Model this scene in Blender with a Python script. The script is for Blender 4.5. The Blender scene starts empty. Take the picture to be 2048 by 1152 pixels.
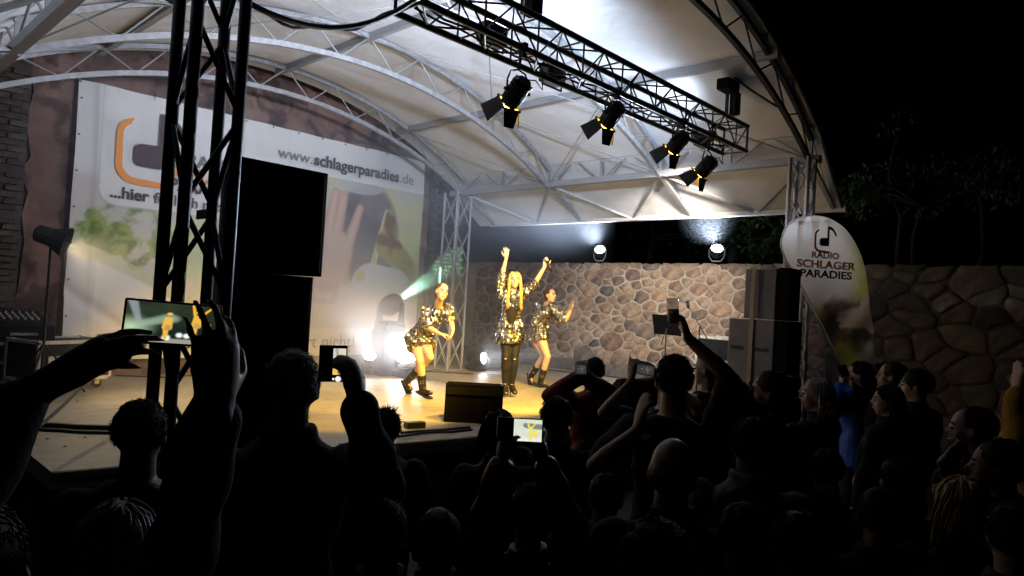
import bpy, bmesh, math, random
import numpy as np
from mathutils import Vector, Matrix, noise as mnoise
from math import sin, cos, pi, radians, sqrt

# ------------------------------------------------------------------ camera
S = bpy.context.scene
COL = S.collection
FPX = 1370.0
YAW, PITCH, ROLL = radians(43.3), radians(1.09), radians(3.43)
CAM = Vector((0, 0, 2.1))
CF = Vector((cos(YAW)*cos(PITCH), sin(YAW)*cos(PITCH), sin(PITCH)))
_r0 = Vector((sin(YAW), -cos(YAW), 0)); _u0 = _r0.cross(CF)
CR = _r0*cos(ROLL) + _u0*sin(ROLL); CU = _u0*cos(ROLL) - _r0*sin(ROLL)
cd = bpy.data.cameras.new('camera'); cam = bpy.data.objects.new('camera', cd); COL.objects.link(cam)
cd.sensor_width = 36; cd.lens = 36*FPX/2048; cd.clip_start = .05; cd.clip_end = 800
cam.matrix_world = Matrix(((CR.x, CU.x, -CF.x, CAM.x), (CR.y, CU.y, -CF.y, CAM.y), (CR.z, CU.z, -CF.z, CAM.z), (0, 0, 0, 1)))
S.camera = cam

def at(x, y, X=None, Y=None, Z=None, D=None):
    d = CF + CR*((x-1024)/FPX) - CU*((y-576)/FPX)
    if D is not None: t = D
    elif X is not None: t = (X-CAM.x)/d.x
    elif Y is not None: t = (Y-CAM.y)/d.y
    else: t = (Z-CAM.z)/d.z
    return CAM + d*t

# ------------------------------------------------------------------ world: night sky
W = bpy.data.worlds.new('World'); S.world = W; W.use_nodes = True
nt = W.node_tree; bg = nt.nodes['Background']
sky = nt.nodes.new('ShaderNodeTexSky'); sky.sky_type = 'NISHITA'; sky.sun_disc = False
sky.sun_elevation = radians(-8); sky.sun_rotation = radians(200)
nt.links.new(sky.outputs[0], bg.inputs[0]); bg.inputs[1].default_value = 0.05
S.view_settings.view_transform = 'Standard'; S.view_settings.look = 'None'
S.view_settings.gamma = 1; S.view_settings.exposure = .24; S.view_settings.use_curve_mapping = False
cy = S.cycles
cy.use_denoising = True; cy.max_bounces = 12; cy.diffuse_bounces = 3; cy.glossy_bounces = 2
cy.transmission_bounces = 12; cy.transparent_max_bounces = 8; cy.volume_bounces = 0
cy.sample_clamp_indirect = 3; cy.sample_clamp_direct = 0
cy.volume_step_rate = 2.0; cy.volume_max_steps = 64
cy.caustics_reflective = False; cy.caustics_refractive = False
cy.use_light_tree = True

# ------------------------------------------------------------------ lamps that the place has lit, and added fill spots
def spot(name, loc, target, energy, col, angle, blend=.5, size=.06, vol=None):
    l = bpy.data.lights.new(name, 'SPOT'); l.energy = energy; l.color = col
    l.spot_size = radians(angle); l.spot_blend = blend; l.shadow_soft_size = size
    o = bpy.data.objects.new(name, l); COL.objects.link(o); o.location = loc
    o.rotation_euler = (Vector(target)-Vector(loc)).to_track_quat('-Z', 'Y').to_euler()
    return o

# four theatre lanterns on the truss (amber gel)
LANT = [(at(1028, 192, Y=3.62), (4.4, 7.2, 1.0)), (at(1220, 236, Y=3.62), (5.7, 7.0, 1.0)),
        (at(1352, 290, Y=3.62), (6.9, 6.9, 1.0)), (at(1408, 338, Y=3.62), (6.9, 6.7, .9))]
AMBER = (1.0, .57, .05)
for i, (p, t) in enumerate(LANT):
    d = (Vector(t)-p).normalized()
    spot('lantern_light', p + d*.16, t, [760, 980, 860, 900][i], AMBER, 54, .35, .05)
SL = at(103, 475, Y=8.6)
spot('lantern_light', SL+Vector((.15, -.07, -.05)), (4.2, 6.6, .8), 150, (1.0, .74, .40), 120, 1, .06)
# white floods of the rig, turned up to the membrane, with fill spots added beside them
COOL = (.66, .79, 1.0); NEUT = (.97, .95, 1.0)
FL = [at(1105, 150, Y=3.95), at(1400, 275, Y=3.95), at(985, 70, Y=3.95)]
spot('flood_light', FL[0]+Vector((0, 0, .1)), (6.6, 7.9, 4.6), 850, COOL, 140, 1, .15)
spot('flood_light', FL[1]+Vector((0, 0, .1)), (7.2, 6.6, 5.0), 150, COOL, 136, 1, .15)
spot('flood_light', FL[1]+Vector((.1, .1, -.02)), (11, 6.9, 1.7), 1150, (1, .88, .74), 58, 1, .1)  # added fill spot that brightens the stone wall
spot('flood_light', FL[1]+Vector((.12, -.1, 0)), (8.05, 2.35, 2.75), 230, (1, .95, .92), 32, .9, .3)  # added spot that lights the flag cloth from behind
spot('flood_light', FL[2]+Vector((0, 0, .1)), (3.4, 6.4, 5.0), 420, (.86, .89, 1.0), 136, 1, .15)
spot('flood_light', FL[2]+Vector((0, .1, -.05)), (6.6, 6.7, 1.9), 420, COOL, 40, .9, .1)  # added cool fill on the left sides of the performers
# LED pars on top of the stone wall, turned up and inwards
PARS = [at(1200, 500, X=10.95), at(1434, 498, X=10.95)]
spot('par_light', PARS[0] + Vector((-.1, 0, .1)), (8.5, 7.4, 4.75), 2000, COOL, 92, .9, .06)
spot('par_light', PARS[1] + Vector((-.1, 0, .1)), (8.5, 4.9, 4.75), 2000, COOL, 92, .9, .06)
# moving heads on the stage floor
MH = dict(a=at(741, 708, Y=9.05), b=at(812, 702, Y=8.5), c=at(968, 716, X=8.75), g=at(793, 602, Y=8.9))
# ------------------------------------------------------------------ helpers
def tag(o, label=None, cat=None, group=None, kind=None):
    if label: o['label'] = label
    if cat: o['category'] = cat
    if group: o['group'] = group
    if kind: o['kind'] = kind
    return o

def thing(name, label, cat, loc=(0, 0, 0), rz=0, group=None):
    o = bpy.data.objects.new(name, None); COL.objects.link(o)
    o.empty_display_size = .1
    o.location = loc; o.rotation_euler = (0, 0, rz)
    return tag(o, label, cat, group)

def place(o, parent=None):
    """parent keeping world placement (parents are only moved/rotated about z before)"""
    if parent is not None:
        o.parent = parent
        o.matrix_parent_inverse = mw(parent).inverted()
    return o

def mw(o):
    m = Matrix.Translation(o.location) @ o.rotation_euler.to_matrix().to_4x4() @ Matrix.Diagonal((*o.scale, 1))
    if o.parent: m = mw(o.parent) @ o.matrix_parent_inverse @ m
    return m

def mesh_obj(name, verts, faces, mat, parent=None, smooth=False, world=True, mats=None):
    me = bpy.data.meshes.new(name); me.from_pydata([tuple(v) for v in verts], [], faces); me.update()
    if mats:
        for m in mats: me.materials.append(m)
    elif mat: me.materials.append(mat)
    if smooth: me.polygons.foreach_set('use_smooth', [True]*len(me.polygons))
    o = bpy.data.objects.new(name, me); COL.objects.link(o)
    if parent is not None:
        if world: place(o, parent)
        else: o.parent = parent
    return o

def link_mesh(name, me, parent=None, M=None, world=True):
    o = bpy.data.objects.new(name, me); COL.objects.link(o)
    if M is not None:
        o.location, q, o.scale = M.decompose(); o.rotation_euler = q.to_euler()
    if parent is not None:
        if world: place(o, parent)
        else: o.parent = parent
    return o

class MB:
    def __init__(s): s.v = []; s.f = []
    def add(s, vs, fs):
        n = len(s.v); s.v += [Vector(v) for v in vs]; s.f += [tuple(i+n for i in f) for f in fs]; return s
    def box(s, c, d, R=None, bev=0):
        c = Vector(c); hx, hy, hz = d[0]/2, d[1]/2, d[2]/2
        if bev <= 0:
            vs = [Vector((x*hx, y*hy, z*hz)) for z in (-1, 1) for y in (-1, 1) for x in (-1, 1)]
            fs = [(0, 2, 3, 1), (4, 5, 7, 6), (0, 1, 5, 4), (2, 6, 7, 3), (0, 4, 6, 2), (1, 3, 7, 5)]
        else:
            b = bev; bm = bmesh.new(); bmesh.ops.create_cube(bm, size=1)
            for v in bm.verts: v.co = Vector((v.co.x*d[0], v.co.y*d[1], v.co.z*d[2]))
            bmesh.ops.bevel(bm, geom=bm.edges[:], offset=b, segments=2, affect='EDGES', profile=.6)
            bm.verts.index_update(); vs = [v.co.copy() for v in bm.verts]; fs = [tuple(v.index for v in f.verts) for f in bm.faces]; bm.free()
        if R is not None: vs = [R @ v for v in vs]
        return s.add([v + c for v in vs], fs)
    def tube(s, p, q, r0, r1=None, n=8, cap=True):
        p = Vector(p); q = Vector(q); r1 = r0 if r1 is None else r1
        a = (q-p).normalized(); u = a.orthogonal().normalized(); w = a.cross(u)
        vs = []
        for c, r in ((p, r0), (q, r1)):
            for k in range(n):
                t = 2*pi*k/n; vs.append(c + u*(r*cos(t)) + w*(r*sin(t)))
        fs = [(k, (k+1) % n, n+(k+1) % n, n+k) for k in range(n)]
        if cap: fs += [tuple(range(n-1, -1, -1)), tuple(range(n, 2*n))]
        return s.add(vs, fs)
    def path(s, pts, r, n=6, cap=True):
        pts = [Vector(p) for p in pts]; rs = r if isinstance(r, (list, tuple)) else [r]*len(pts)
        vs = []; up = None
        for i, p in enumerate(pts):
            a = (pts[min(i+1, len(pts)-1)] - pts[max(i-1, 0)]).normalized()
            if up is None: u = a.orthogonal().normalized()
            else:
                u = (up - a*up.dot(a))
                u = u.normalized() if u.length > 1e-5 else a.orthogonal().normalized()
            up = u; w = a.cross(u)
            for k in range(n):
                t = 2*pi*k/n; vs.append(p + (u*cos(t)+w*sin(t))*rs[i])
        fs = [(i*n+k, i*n+(k+1) % n, (i+1)*n+(k+1) % n, (i+1)*n+k) for i in range(len(pts)-1) for k in range(n)]
        if cap: fs += [tuple(range(n-1, -1, -1)), tuple(range((len(pts)-1)*n, len(pts)*n))]
        return s.add(vs, fs)
    def lathe(s, prof, M=None, n=20):
        vs = []
        for (r, z) in prof:
            for k in range(n):
                t = 2*pi*k/n; vs.append(Vector((r*cos(t), r*sin(t), z)))
        fs = [(i*n+k, i*n+(k+1) % n, (i+1)*n+(k+1) % n, (i+1)*n+k) for i in range(len(prof)-1) for k in range(n)]
        if prof[0][0] > 1e-6: fs.append(tuple(range(n-1, -1, -1)))
        if prof[-1][0] > 1e-6: fs.append(tuple(range((len(prof)-1)*n, len(prof)*n)))
        if M is not None: vs = [M @ v for v in vs]
        return s.add(vs, fs)
    def prism(s, poly, M, h):
        """poly 2d in the xy plane of M, extruded h along +z"""
        n = len(poly)
        vs = [M @ Vector((x, y, 0)) for x, y in poly] + [M @ Vector((x, y, h)) for x, y in poly]
        return s.add(vs, [tuple(range(n-1, -1, -1)), tuple(range(n, 2*n))] + [(k, (k+1) % n, n+(k+1) % n, n+k) for k in range(n)])
    def ell(s, c, r, R=None, nu=14, nv=9):
        vs = [Vector((0, 0, -1))]
        for i in range(1, nv):
            ph = -pi/2 + pi*i/nv
            for k in range(nu):
                t = 2*pi*k/nu; vs.append(Vector((cos(ph)*cos(t), cos(ph)*sin(t), sin(ph))))
        vs.append(Vector((0, 0, 1))); L = len(vs)-1
        fs = [(0, 1+(k+1) % nu, 1+k) for k in range(nu)]
        for i in range(nv-2):
            b = 1+i*nu; fs += [(b+k, b+(k+1) % nu, b+nu+(k+1) % nu, b+nu+k) for k in range(nu)]
        b = 1+(nv-2)*nu; fs += [(b+k, b+(k+1) % nu, L) for k in range(nu)]
        r = Vector(r) if not isinstance(r, (int, float)) else Vector((r, r, r))
        vs = [Vector((v.x*r.x, v.y*r.y, v.z*r.z)) for v in vs]
        if R is not None: vs = [R @ v for v in vs]
        return s.add([v+Vector(c) for v in vs], fs)
    def build(s, name, mat, parent=None, smooth=False, world=True):
        return mesh_obj(name, s.v, s.f, mat, parent, smooth, world)

def look(d, up=(0, 0, 1)):
    """matrix whose z axis is d, y near up"""
    z = Vector(d).normalized(); x = Vector(up).cross(z)
    x = x.normalized() if x.length > 1e-4 else Vector((1, 0, 0)); y = z.cross(x)
    return Matrix((x, y, z)).transposed()
def TM(loc, R): return Matrix.Translation(Vector(loc)) @ R.to_4x4()

_rodme = {}
def rod(name, p, q, r, mat, parent=None, square=False, r2=None):
    """a straight member; alike members share one unit mesh"""
    key = (mat.name, square)
    if key not in _rodme:
        m = MB()
        if square: m.box((0, 0, .5), (2, 2, 1))
        else: m.tube((0, 0, 0), (0, 0, 1), 1, n=10)
        me = bpy.data.meshes.new(name); me.from_pydata([tuple(v) for v in m.v], [], m.f); me.materials.append(mat)
        if not square:
            for pl in me.polygons: pl.use_smooth = len(pl.vertices) == 4
        _rodme[key] = me
    p = Vector(p); q = Vector(q); d = q-p
    R = look(d, (0, 0, 1) if abs(d.normalized().z) < .95 else (1, 0, 0))
    M = Matrix.Translation(p) @ R.to_4x4() @ Matrix.Diagonal((r, r2 or r, d.length, 1))
    return link_mesh(name, _rodme[key], parent, M)

# ------------------------------------------------------------------ materials
_mats = {}
def mat(name, col=(.5, .5, .5), rough=.6, metal=0, var=0, vscale=8, bump=0, bscale=40, emit=None, estr=1, rnd=0, spec=.5, col2=None, trans=0, alpha=1, ior=1.45):
    if name in _mats: return _mats[name]
    m = bpy.data.materials.new(name); m.use_nodes = True; _mats[name] = m
    n = m.node_tree.nodes; L = m.node_tree.links; b = n['Principled BSDF']
    b.inputs['Base Color'].default_value = (*col, 1); b.inputs['Roughness'].default_value = rough
    b.inputs['Metallic'].default_value = metal; b.inputs['Specular IOR Level'].default_value = spec
    b.inputs['IOR'].default_value = ior
    if trans: b.inputs['Transmission Weight'].default_value = trans
    if alpha < 1: b.inputs['Alpha'].default_value = alpha
    tc = n.new('ShaderNodeTexCoord')
    if var or col2:
        t = n.new('ShaderNodeTexNoise'); t.inputs['Scale'].default_value = vscale; t.inputs['Detail'].default_value = 5
        L.new(tc.outputs['Object'], t.inputs['Vector'])
        r = n.new('ShaderNodeValToRGB'); L.new(t.outputs[0], r.inputs[0])
        c2 = col2 or tuple(c*(1-var) for c in col)
        c1 = col if col2 else tuple(min(1, c*(1+var)) for c in col)
        r.color_ramp.elements[0].color = (*c2, 1); r.color_ramp.elements[0].position = .35
        r.color_ramp.elements[1].color = (*c1, 1); r.color_ramp.elements[1].position = .65
        L.new(r.outputs[0], b.inputs['Base Color'])
        if rough < .9 and rough > .1:
            mr = n.new('ShaderNodeMapRange'); mr.inputs['To Min'].default_value = max(.05, rough-.12); mr.inputs['To Max'].default_value = min(1, rough+.12)
            L.new(t.outputs[0], mr.inputs['Value']); L.new(mr.outputs[0], b.inputs['Roughness'])
    if rnd:
        oi = n.new('ShaderNodeObjectInfo'); hs = n.new('ShaderNodeHueSaturation')
        mr = n.new('ShaderNodeMapRange'); mr.inputs['To Min'].default_value = 1-rnd; mr.inputs['To Max'].default_value = 1+rnd
        L.new(oi.outputs['Random'], mr.inputs['Value']); L.new(mr.outputs[0], hs.inputs['Value'])
        src = b.inputs['Base Color'].links[0].from_socket if b.inputs['Base Color'].links else None
        if src: L.new(src, hs.inputs['Color'])
        else: hs.inputs['Color'].default_value = (*col, 1)
        L.new(hs.outputs[0], b.inputs['Base Color'])
    if bump:
        t = n.new('ShaderNodeTexNoise'); t.inputs['Scale'].default_value = bscale; t.inputs['Detail'].default_value = 6
        L.new(tc.outputs['Object'], t.inputs['Vector'])
        bp = n.new('ShaderNodeBump'); bp.inputs['Strength'].default_value = bump; bp.inputs['Distance'].default_value = .02
        L.new(t.outputs[0], bp.inputs['Height']); L.new(bp.outputs[0], b.inputs['Normal'])
    if emit:
        b.inputs['Emission Color'].default_value = (*emit, 1); b.inputs['Emission Strength'].default_value = estr
    return m

M_galv = mat('galvanised_steel', (.36, .37, .39), .55, .4, var=.18, vscale=14, bump=.1, bscale=60)
M_blacksteel = mat('black_painted_steel', (.018, .018, .02), .38, .3, var=.3, vscale=20)
M_tower = mat('dark_truss_steel', (.03, .034, .042), .4, .5, var=.3, vscale=20)
M_blackmatt = mat('black_coated_plywood', (.004, .004, .0045), .75, spec=.08, var=.25, vscale=30, bump=.25, bscale=220)
M_rubber = mat('black_rubber', (.012, .012, .012), .55)
M_chrome = mat('chrome_fitting', (.6, .6, .6), .25, 1)

def vcol_mat(name, emit=0, rough=.7, attr='paint', wrinkle=0):
    m = mat(name, (.5, .5, .5), rough); n = m.node_tree.nodes; L = m.node_tree.links; b = n['Principled BSDF']
    a = n.new('ShaderNodeAttribute'); a.attribute_name = attr
    L.new(a.outputs['Color'], b.inputs['Base Color'])
    if emit:
        b.inputs['Base Color'].default_value = (0, 0, 0, 1)
        for l in list(b.inputs['Base Color'].links): L.remove(l)
        L.new(a.outputs['Color'], b.inputs['Emission Color']); b.inputs['Emission Strength'].default_value = emit
    return m

def painted_grid(name, O, ux, uy, w, h, nx, ny, fn, material, parent, disp=None):
    """a printed sheet: flat print carried as a vertex colour; fn(u,v)->rgb arrays in metres; disp(u,v) is cloth depth"""
    u = np.linspace(0, w, nx+1); v = np.linspace(0, h, ny+1); U, V = np.meshgrid(u, v)
    O = np.array(O); ux = np.array(ux); uy = np.array(uy); nrm = np.cross(ux, uy)
    Dp = disp(U, V) if disp is not None else U*0
    P = O + U[..., None]*ux + V[..., None]*uy + Dp[..., None]*nrm
    idx = np.arange((nx+1)*(ny+1)).reshape(ny+1, nx+1)
    F = np.stack([idx[:-1, :-1], idx[:-1, 1:], idx[1:, 1:], idx[1:, :-1]], -1).reshape(-1, 4)
    o = mesh_obj(name, P.reshape(-1, 3).tolist(), F.tolist(), material, parent, True)
    C = np.clip(fn(U, V), 0, 1)
    C4 = np.concatenate([C, np.ones(C.shape[:2]+(1,))], -1).reshape(-1).astype(np.float32)
    a = o.data.color_attributes.new('paint', 'FLOAT_COLOR', 'POINT'); a.data.foreach_set('color', C4)
    return o

def text(name, s, O, ux, uy, size, material, parent, bold=0.0, sx=1.0, align='LEFT', depth=.0006, shear=0, spacing=1.0):
    """lettering as thin printed film; O = baseline start, ux right, uy up (unit vectors)"""
    c = bpy.data.curves.new(name, 'FONT'); c.body = s; c.size = size; c.align_x = align; c.offset = bold; c.extrude = depth
    c.shear = shear; c.space_character = spacing; c.resolution_u = 4
    c.materials.append(material)
    o = bpy.data.objects.new(name, c); COL.objects.link(o)
    ux = Vector(ux); uy = Vector(uy); uz = ux.cross(uy)
    Mx = Matrix.Translation(Vector(O)) @ Matrix((ux*sx, uy, uz)).transposed().to_4x4()
    o.matrix_world = Mx
    me = bpy.data.meshes.new_from_object(o)
    bpy.data.objects.remove(o)
    n = bpy.data.objects.new(name, me); COL.objects.link(n)
    me.transform(Mx)
    if not me.materials: me.materials.append(material)
    place(n, parent)
    return n
# ------------------------------------------------------------------ ground
M_ground = mat('dark_asphalt_ground', (.025, .024, .023), .9, var=.35, vscale=1.5, bump=.4, bscale=30)
g = MB(); g.box((0, 0, -.05), (600, 600, .1)); tag(g.build('ground', M_ground), kind='structure')

# ------------------------------------------------------------------ stage platform (thing)
def stage_floor_mat():
    m = mat('screeded_concrete_floor', (.36, .33, .29), .5); n = m.node_tree.nodes; L = m.node_tree.links; b = n['Principled BSDF']
    tc = n.new('ShaderNodeTexCoord')
    def noi(sc, det=6, stretch=None):
        t = n.new('ShaderNodeTexNoise'); t.inputs['Scale'].default_value = sc; t.inputs['Detail'].default_value = det
        if stretch:
            mp = n.new('ShaderNodeMapping'); mp.inputs['Scale'].default_value = stretch; mp.inputs['Rotation'].default_value = (0, 0, .4)
            L.new(tc.outputs['Object'], mp.inputs['Vector']); L.new(mp.outputs[0], t.inputs['Vector'])
        else: L.new(tc.outputs['Object'], t.inputs['Vector'])
        return t
    a = noi(.9); c = noi(9, 8); s = noi(3.5, 8, (1, 5, 1))
    r = n.new('ShaderNodeValToRGB'); L.new(a.outputs[0], r.inputs[0])
    r.color_ramp.elements[0].position = .3; r.color_ramp.elements[0].color = (.27, .245, .21, 1)
    r.color_ramp.elements[1].position = .7; r.color_ramp.elements[1].color = (.40, .37, .33, 1)
    r2 = n.new('ShaderNodeValToRGB'); L.new(s.outputs[0], r2.inputs[0])
    r2.color_ramp.elements[0].position = .32; r2.color_ramp.elements[0].color = (.55, .52, .5, 1)
    r2.color_ramp.elements[1].position = .48; r2.color_ramp.elements[1].color = (1, 1, 1, 1)
    r3 = n.new('ShaderNodeValToRGB'); L.new(c.outputs[0], r3.inputs[0])
    r3.color_ramp.elements[0].position = .28; r3.color_ramp.elements[0].color = (.6, .58, .55, 1)
    r3.color_ramp.elements[1].position = .42; r3.color_ramp.elements[1].color = (1, 1, 1, 1)
    m1 = n.new('ShaderNodeMixRGB'); m1.blend_type = 'MULTIPLY'; m1.inputs[0].default_value = .8
    m2 = n.new('ShaderNodeMixRGB'); m2.blend_type = 'MULTIPLY'; m2.inputs[0].default_value = .8
    L.new(r.outputs[0], m1.inputs[1]); L.new(r2.outputs[0], m1.inputs[2]); L.new(m1.outputs[0], m2.inputs[1]); L.new(r3.outputs[0], m2.inputs[2])
    L.new(m2.outputs[0], b.inputs['Base Color'])
    mr = n.new('ShaderNodeMapRange'); mr.inputs['To Min'].default_value = .35; mr.inputs['To Max'].default_value = .7; L.new(s.outputs[0], mr.inputs['Value']); L.new(mr.outputs[0], b.inputs['Roughness'])
    bp = n.new('ShaderNodeBump'); bp.inputs['Strength'].default_value = .25; bp.inputs['Distance'].default_value = .01
    L.new(c.outputs[0], bp.inputs['Height']); L.new(bp.outputs[0], b.inputs['Normal'])
    return m
M_floor = stage_floor_mat()
SZ = .8
stage = thing('stage_platform', 'raised concrete stage platform under the white membrane roof', 'stage', (6, 6, 0))
poly = [(1.27, 5.25), (8.45, 3.98), (10.72, 3.7), (10.72, 11.9), (9.2, 11.9), (9.2, 10.0), (1.27, 10.0)]
m = MB(); m.prism(poly, Matrix.Translation((0, 0, SZ-.12)), .12); m.build('stage_floor', M_floor, stage)
m = MB(); m.prism([(1.33, 5.3), (8.45, 4.05), (10.66, 3.78), (10.66, 9.9), (1.33, 9.9)], Matrix.Translation((0, 0, .002)), SZ-.124)
m.build('fascia', mat('dark_fascia_board', (.008, .008, .009), .8, var=.2), stage)
m = MB(); e0, e1 = Vector((1.27, 5.245, 0)), Vector((8.45, 3.975, 0)); dd = (e1-e0).normalized(); nn = Vector((dd.y, -dd.x, 0))
Rm = Matrix((dd, -nn, Vector((0, 0, 1)))).transposed()
m.box((e0+e1)/2 + nn*.012 + Vector((0, 0, SZ-.025)), ((e1-e0).length, .024, .045), Rm, .004)
m.build('edge_trim', mat('worn_edge_timber', (.12, .10, .08), .8, var=.3, vscale=6, bump=.3), stage)

# ------------------------------------------------------------------ stage roof: arches, purlins, eave trusses, membrane
XA, XE0, XE1 = 4.83, 1.26, 8.40
ARCH_Y = [3.1, 5.17, 7.24, 9.3]
def zi(x, ap=4.92, R=7.3): return ap - (R - sqrt(R*R-(x-XA)**2))
def zo(x): return zi(x, 5.28, 6.75)
roof = thing('stage_roof', 'arched steel roof frame carrying the white membrane over the stage', 'stage roof', (XA, 6.2, 0))
M_arch = M_galv
def seg_obj(name, pts, r, mt, parent, sq=True):
    m = MB(); m.path(pts, r, 4 if sq else 8); return m.build(name, mt, parent, smooth=not sq)
xs = [XE0 + (XE1-XE0)*i/24 for i in range(25)]
xo = [XE0-.02 + (XE1-XE0+.04)*i/24 for i in range(25)]
for ai, y in enumerate(ARCH_Y):
    mt = M_tower if ai == 0 else M_arch
    arch = seg_obj('arch_truss', [(x, y, zo(x)) for x in xo], .040 if ai else .034, mt, roof)
    seg_obj('lower_chord', [(x, y, zi(x)) for x in xs], .042 if ai else .036, mt, arch)
    n = 9
    for k in range(n):
        xa = XE0 + (XE1-XE0)*k/n; xb = XE0 + (XE1-XE0)*(k+.5)/n; xc = XE0 + (XE1-XE0)*(k+1)/n
        rod('brace', (xa, y, zi(xa)), (xb, y, zo(xb)), .010, mt, arch)
        rod('brace', (xb, y, zo(xb)), (xc, y, zi(xc)), .010, mt, arch)
# purlins and wind bracing
for x in (XA-2.3, XA, XA+2.25):
    rod('purlin', (x, ARCH_Y[0]-.1, zo(x)+.0), (x, ARCH_Y[-1]+.3, zo(x)), .032, M_arch, roof, True, .045)
for bi in range(3):
    y0, y1 = ARCH_Y[bi], ARCH_Y[bi+1]
    for xa, xb in ((XE1, XA+2.25), (XE0, XA-2.3), (XA+2.25, XA), (XA-2.3, XA)):
        if bi == 1 or abs(xa-XA) > 2.5:
            rod('bracing_rod', (xa, y0, zi(xa)+.03), (xb, y1, zo(xb)-.03), .009, M_arch, roof)
            if bi == 1: rod('bracing_rod', (xb, y0, zo(xb)-.03), (xa, y1, zi(xa)+.03), .009, M_arch, roof)
# eave trusses
ZL, ZU = 4.02, 4.36
for X, sg in ((XE1, 1), (XE0, -1)):
    ev = rod('eave_truss', (X, 2.98, ZU), (X, 9.6, ZU), .04, M_arch, roof, True)
    rod('lower_rail', (X, 2.98, ZL), (X, 9.6, ZL), .045, M_arch, ev, True)
    ny = 6
    for k in range(ny):
        ya = 3.1 + 6.2*k/ny; yb = 3.1+6.2*(k+.5)/ny; yc = 3.1+6.2*(k+1)/ny
        rod('brace', (X, ya, ZL), (X, yb, ZU), .014, M_arch, ev)
        rod('brace', (X, yb, ZU), (X, yc, ZL), .014, M_arch, ev)
        if k % 2 == 0 or True: rod('post', (X, ya, ZL), (X, ya, ZU), .02, M_arch, ev, True)
    # awning frame outboard
    Xr = X + sg*.92; Zr = 3.54
    rail = rod('awning_rail', (Xr, 2.95, Zr), (Xr, 9.45, Zr), .05, mat('pale_rail_paint', (.62, .60, .58), .45, .2, var=.1), roof, True, .03)
    for k, ya in enumerate(ARCH_Y):
        rod('strut', (X, ya, ZL), (Xr, ya, Zr), .026, M_arch, rail, True)
        if k < 3:
            ym = (ya+ARCH_Y[k+1])/2
            rod('strut', (X, ya, ZL), (Xr, ym, Zr), .017, M_arch, rail, True)
            rod('strut', (X, ARCH_Y[k+1], ZL), (Xr, ym, Zr), .017, M_arch, rail, True)
    
def membrane_mat():
    m = mat('white_membrane_cloth', (.72, .72, .73), .55, spec=.35); n = m.node_tree.nodes; L = m.node_tree.links; b = n['Principled BSDF']
    tc = n.new('ShaderNodeTexCoord'); t = n.new('ShaderNodeTexNoise'); t.inputs['Scale'].default_value = .7; t.inputs['Detail'].default_value = 6
    L.new(tc.outputs['Object'], t.inputs['Vector'])
    r = n.new('ShaderNodeValToRGB'); L.new(t.outputs[0], r.inputs[0])
    r.color_ramp.elements[0].color = (.58, .585, .60, 1); r.color_ramp.elements[0].position = .3
    r.color_ramp.elements[1].color = (.75, .765, .79, 1); r.color_ramp.elements[1].position = .62
    L.new(r.outputs[0], b.inputs['Base Color'])
    w = n.new('ShaderNodeTexNoise'); w.inputs['Scale'].default_value = 1.6; w.inputs['Detail'].default_value = 3
    L.new(tc.outputs['Object'], w.inputs['Vector'])
    bp = n.new('ShaderNodeBump'); bp.inputs['Strength'].default_value = .5; bp.inputs['Distance'].default_value = .12
    L.new(w.outputs[0], bp.inputs['Height']); L.new(bp.outputs[0], b.inputs['Normal'])
    return m
M_memb = membrane_mat()
def arch_profile():
    pts = []
    for i in range(33):
        x = XE0-.06 + (XE1-XE0+.12)*i/32
        pts.append((x, zo(x)+.042))
    z0 = pts[0][1]
    right = [(XE1+.06+.86*t, (zo(XE1+.06)+.05) + (3.53-zo(XE1+.06)-.05)*(t**1.0)-.03*sin(pi*t)) for t in (.25, .5, .75, 1)]
    left = [(XE0-.06-.86*t, z0 + (3.53-z0)*t-.03*sin(pi*t)) for t in (1, .75, .5, .25)]
    return left + pts + right
prof = arch_profile()
yb = [3.0, 3.1, 5.17, 7.24, 9.3, 9.75]
for i in range(5):
    ya, yc = yb[i]+.004, yb[i+1]-.004
    ny = 2 if yc-ya < 1 else 9
    vs = []; np_ = len(prof)
    for j in range(ny+1):
        y = ya + (yc-ya)*j/ny
        for k, (x, z) in enumerate(prof):
            # the cloth hangs slightly between arches and is held at the purlins
            t = j/ny; s_ = sin(pi*t) if ny > 2 else 0
            pur = min(abs(x-(XA-2.3)), abs(x-XA), abs(x-(XA+2.25)), abs(x-XE1), abs(x-XE0))
            vs.append((x, y, z + .035*s_*min(1, pur/.9)))
    fs = [(j*np_+k, j*np_+k+1, (j+1)*np_+k+1, (j+1)*np_+k) for j in range(ny) for k in range(np_-1)]
    o = mesh_obj('membrane_panel', vs, fs, M_memb, roof, True)
# membrane keder rail and clamps along the front edge
m = MB(); m.path([(x, 2.99, z) for x, z in prof], .022, 6); m.build('edge_tube', mat('dark_edge_tube', (.10, .10, .11), .5, .3), roof, True)
for x in [XE0+.5+k*.72 for k in range(10)]:
    m = MB(); m.box((x, 3.07, zo(x)+.02), (.03, .14, .012)); m.box((x, 3.02, zo(x)-.02), (.03, .02, .07)); m.build('clamp', M_blacksteel, roof)

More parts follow.
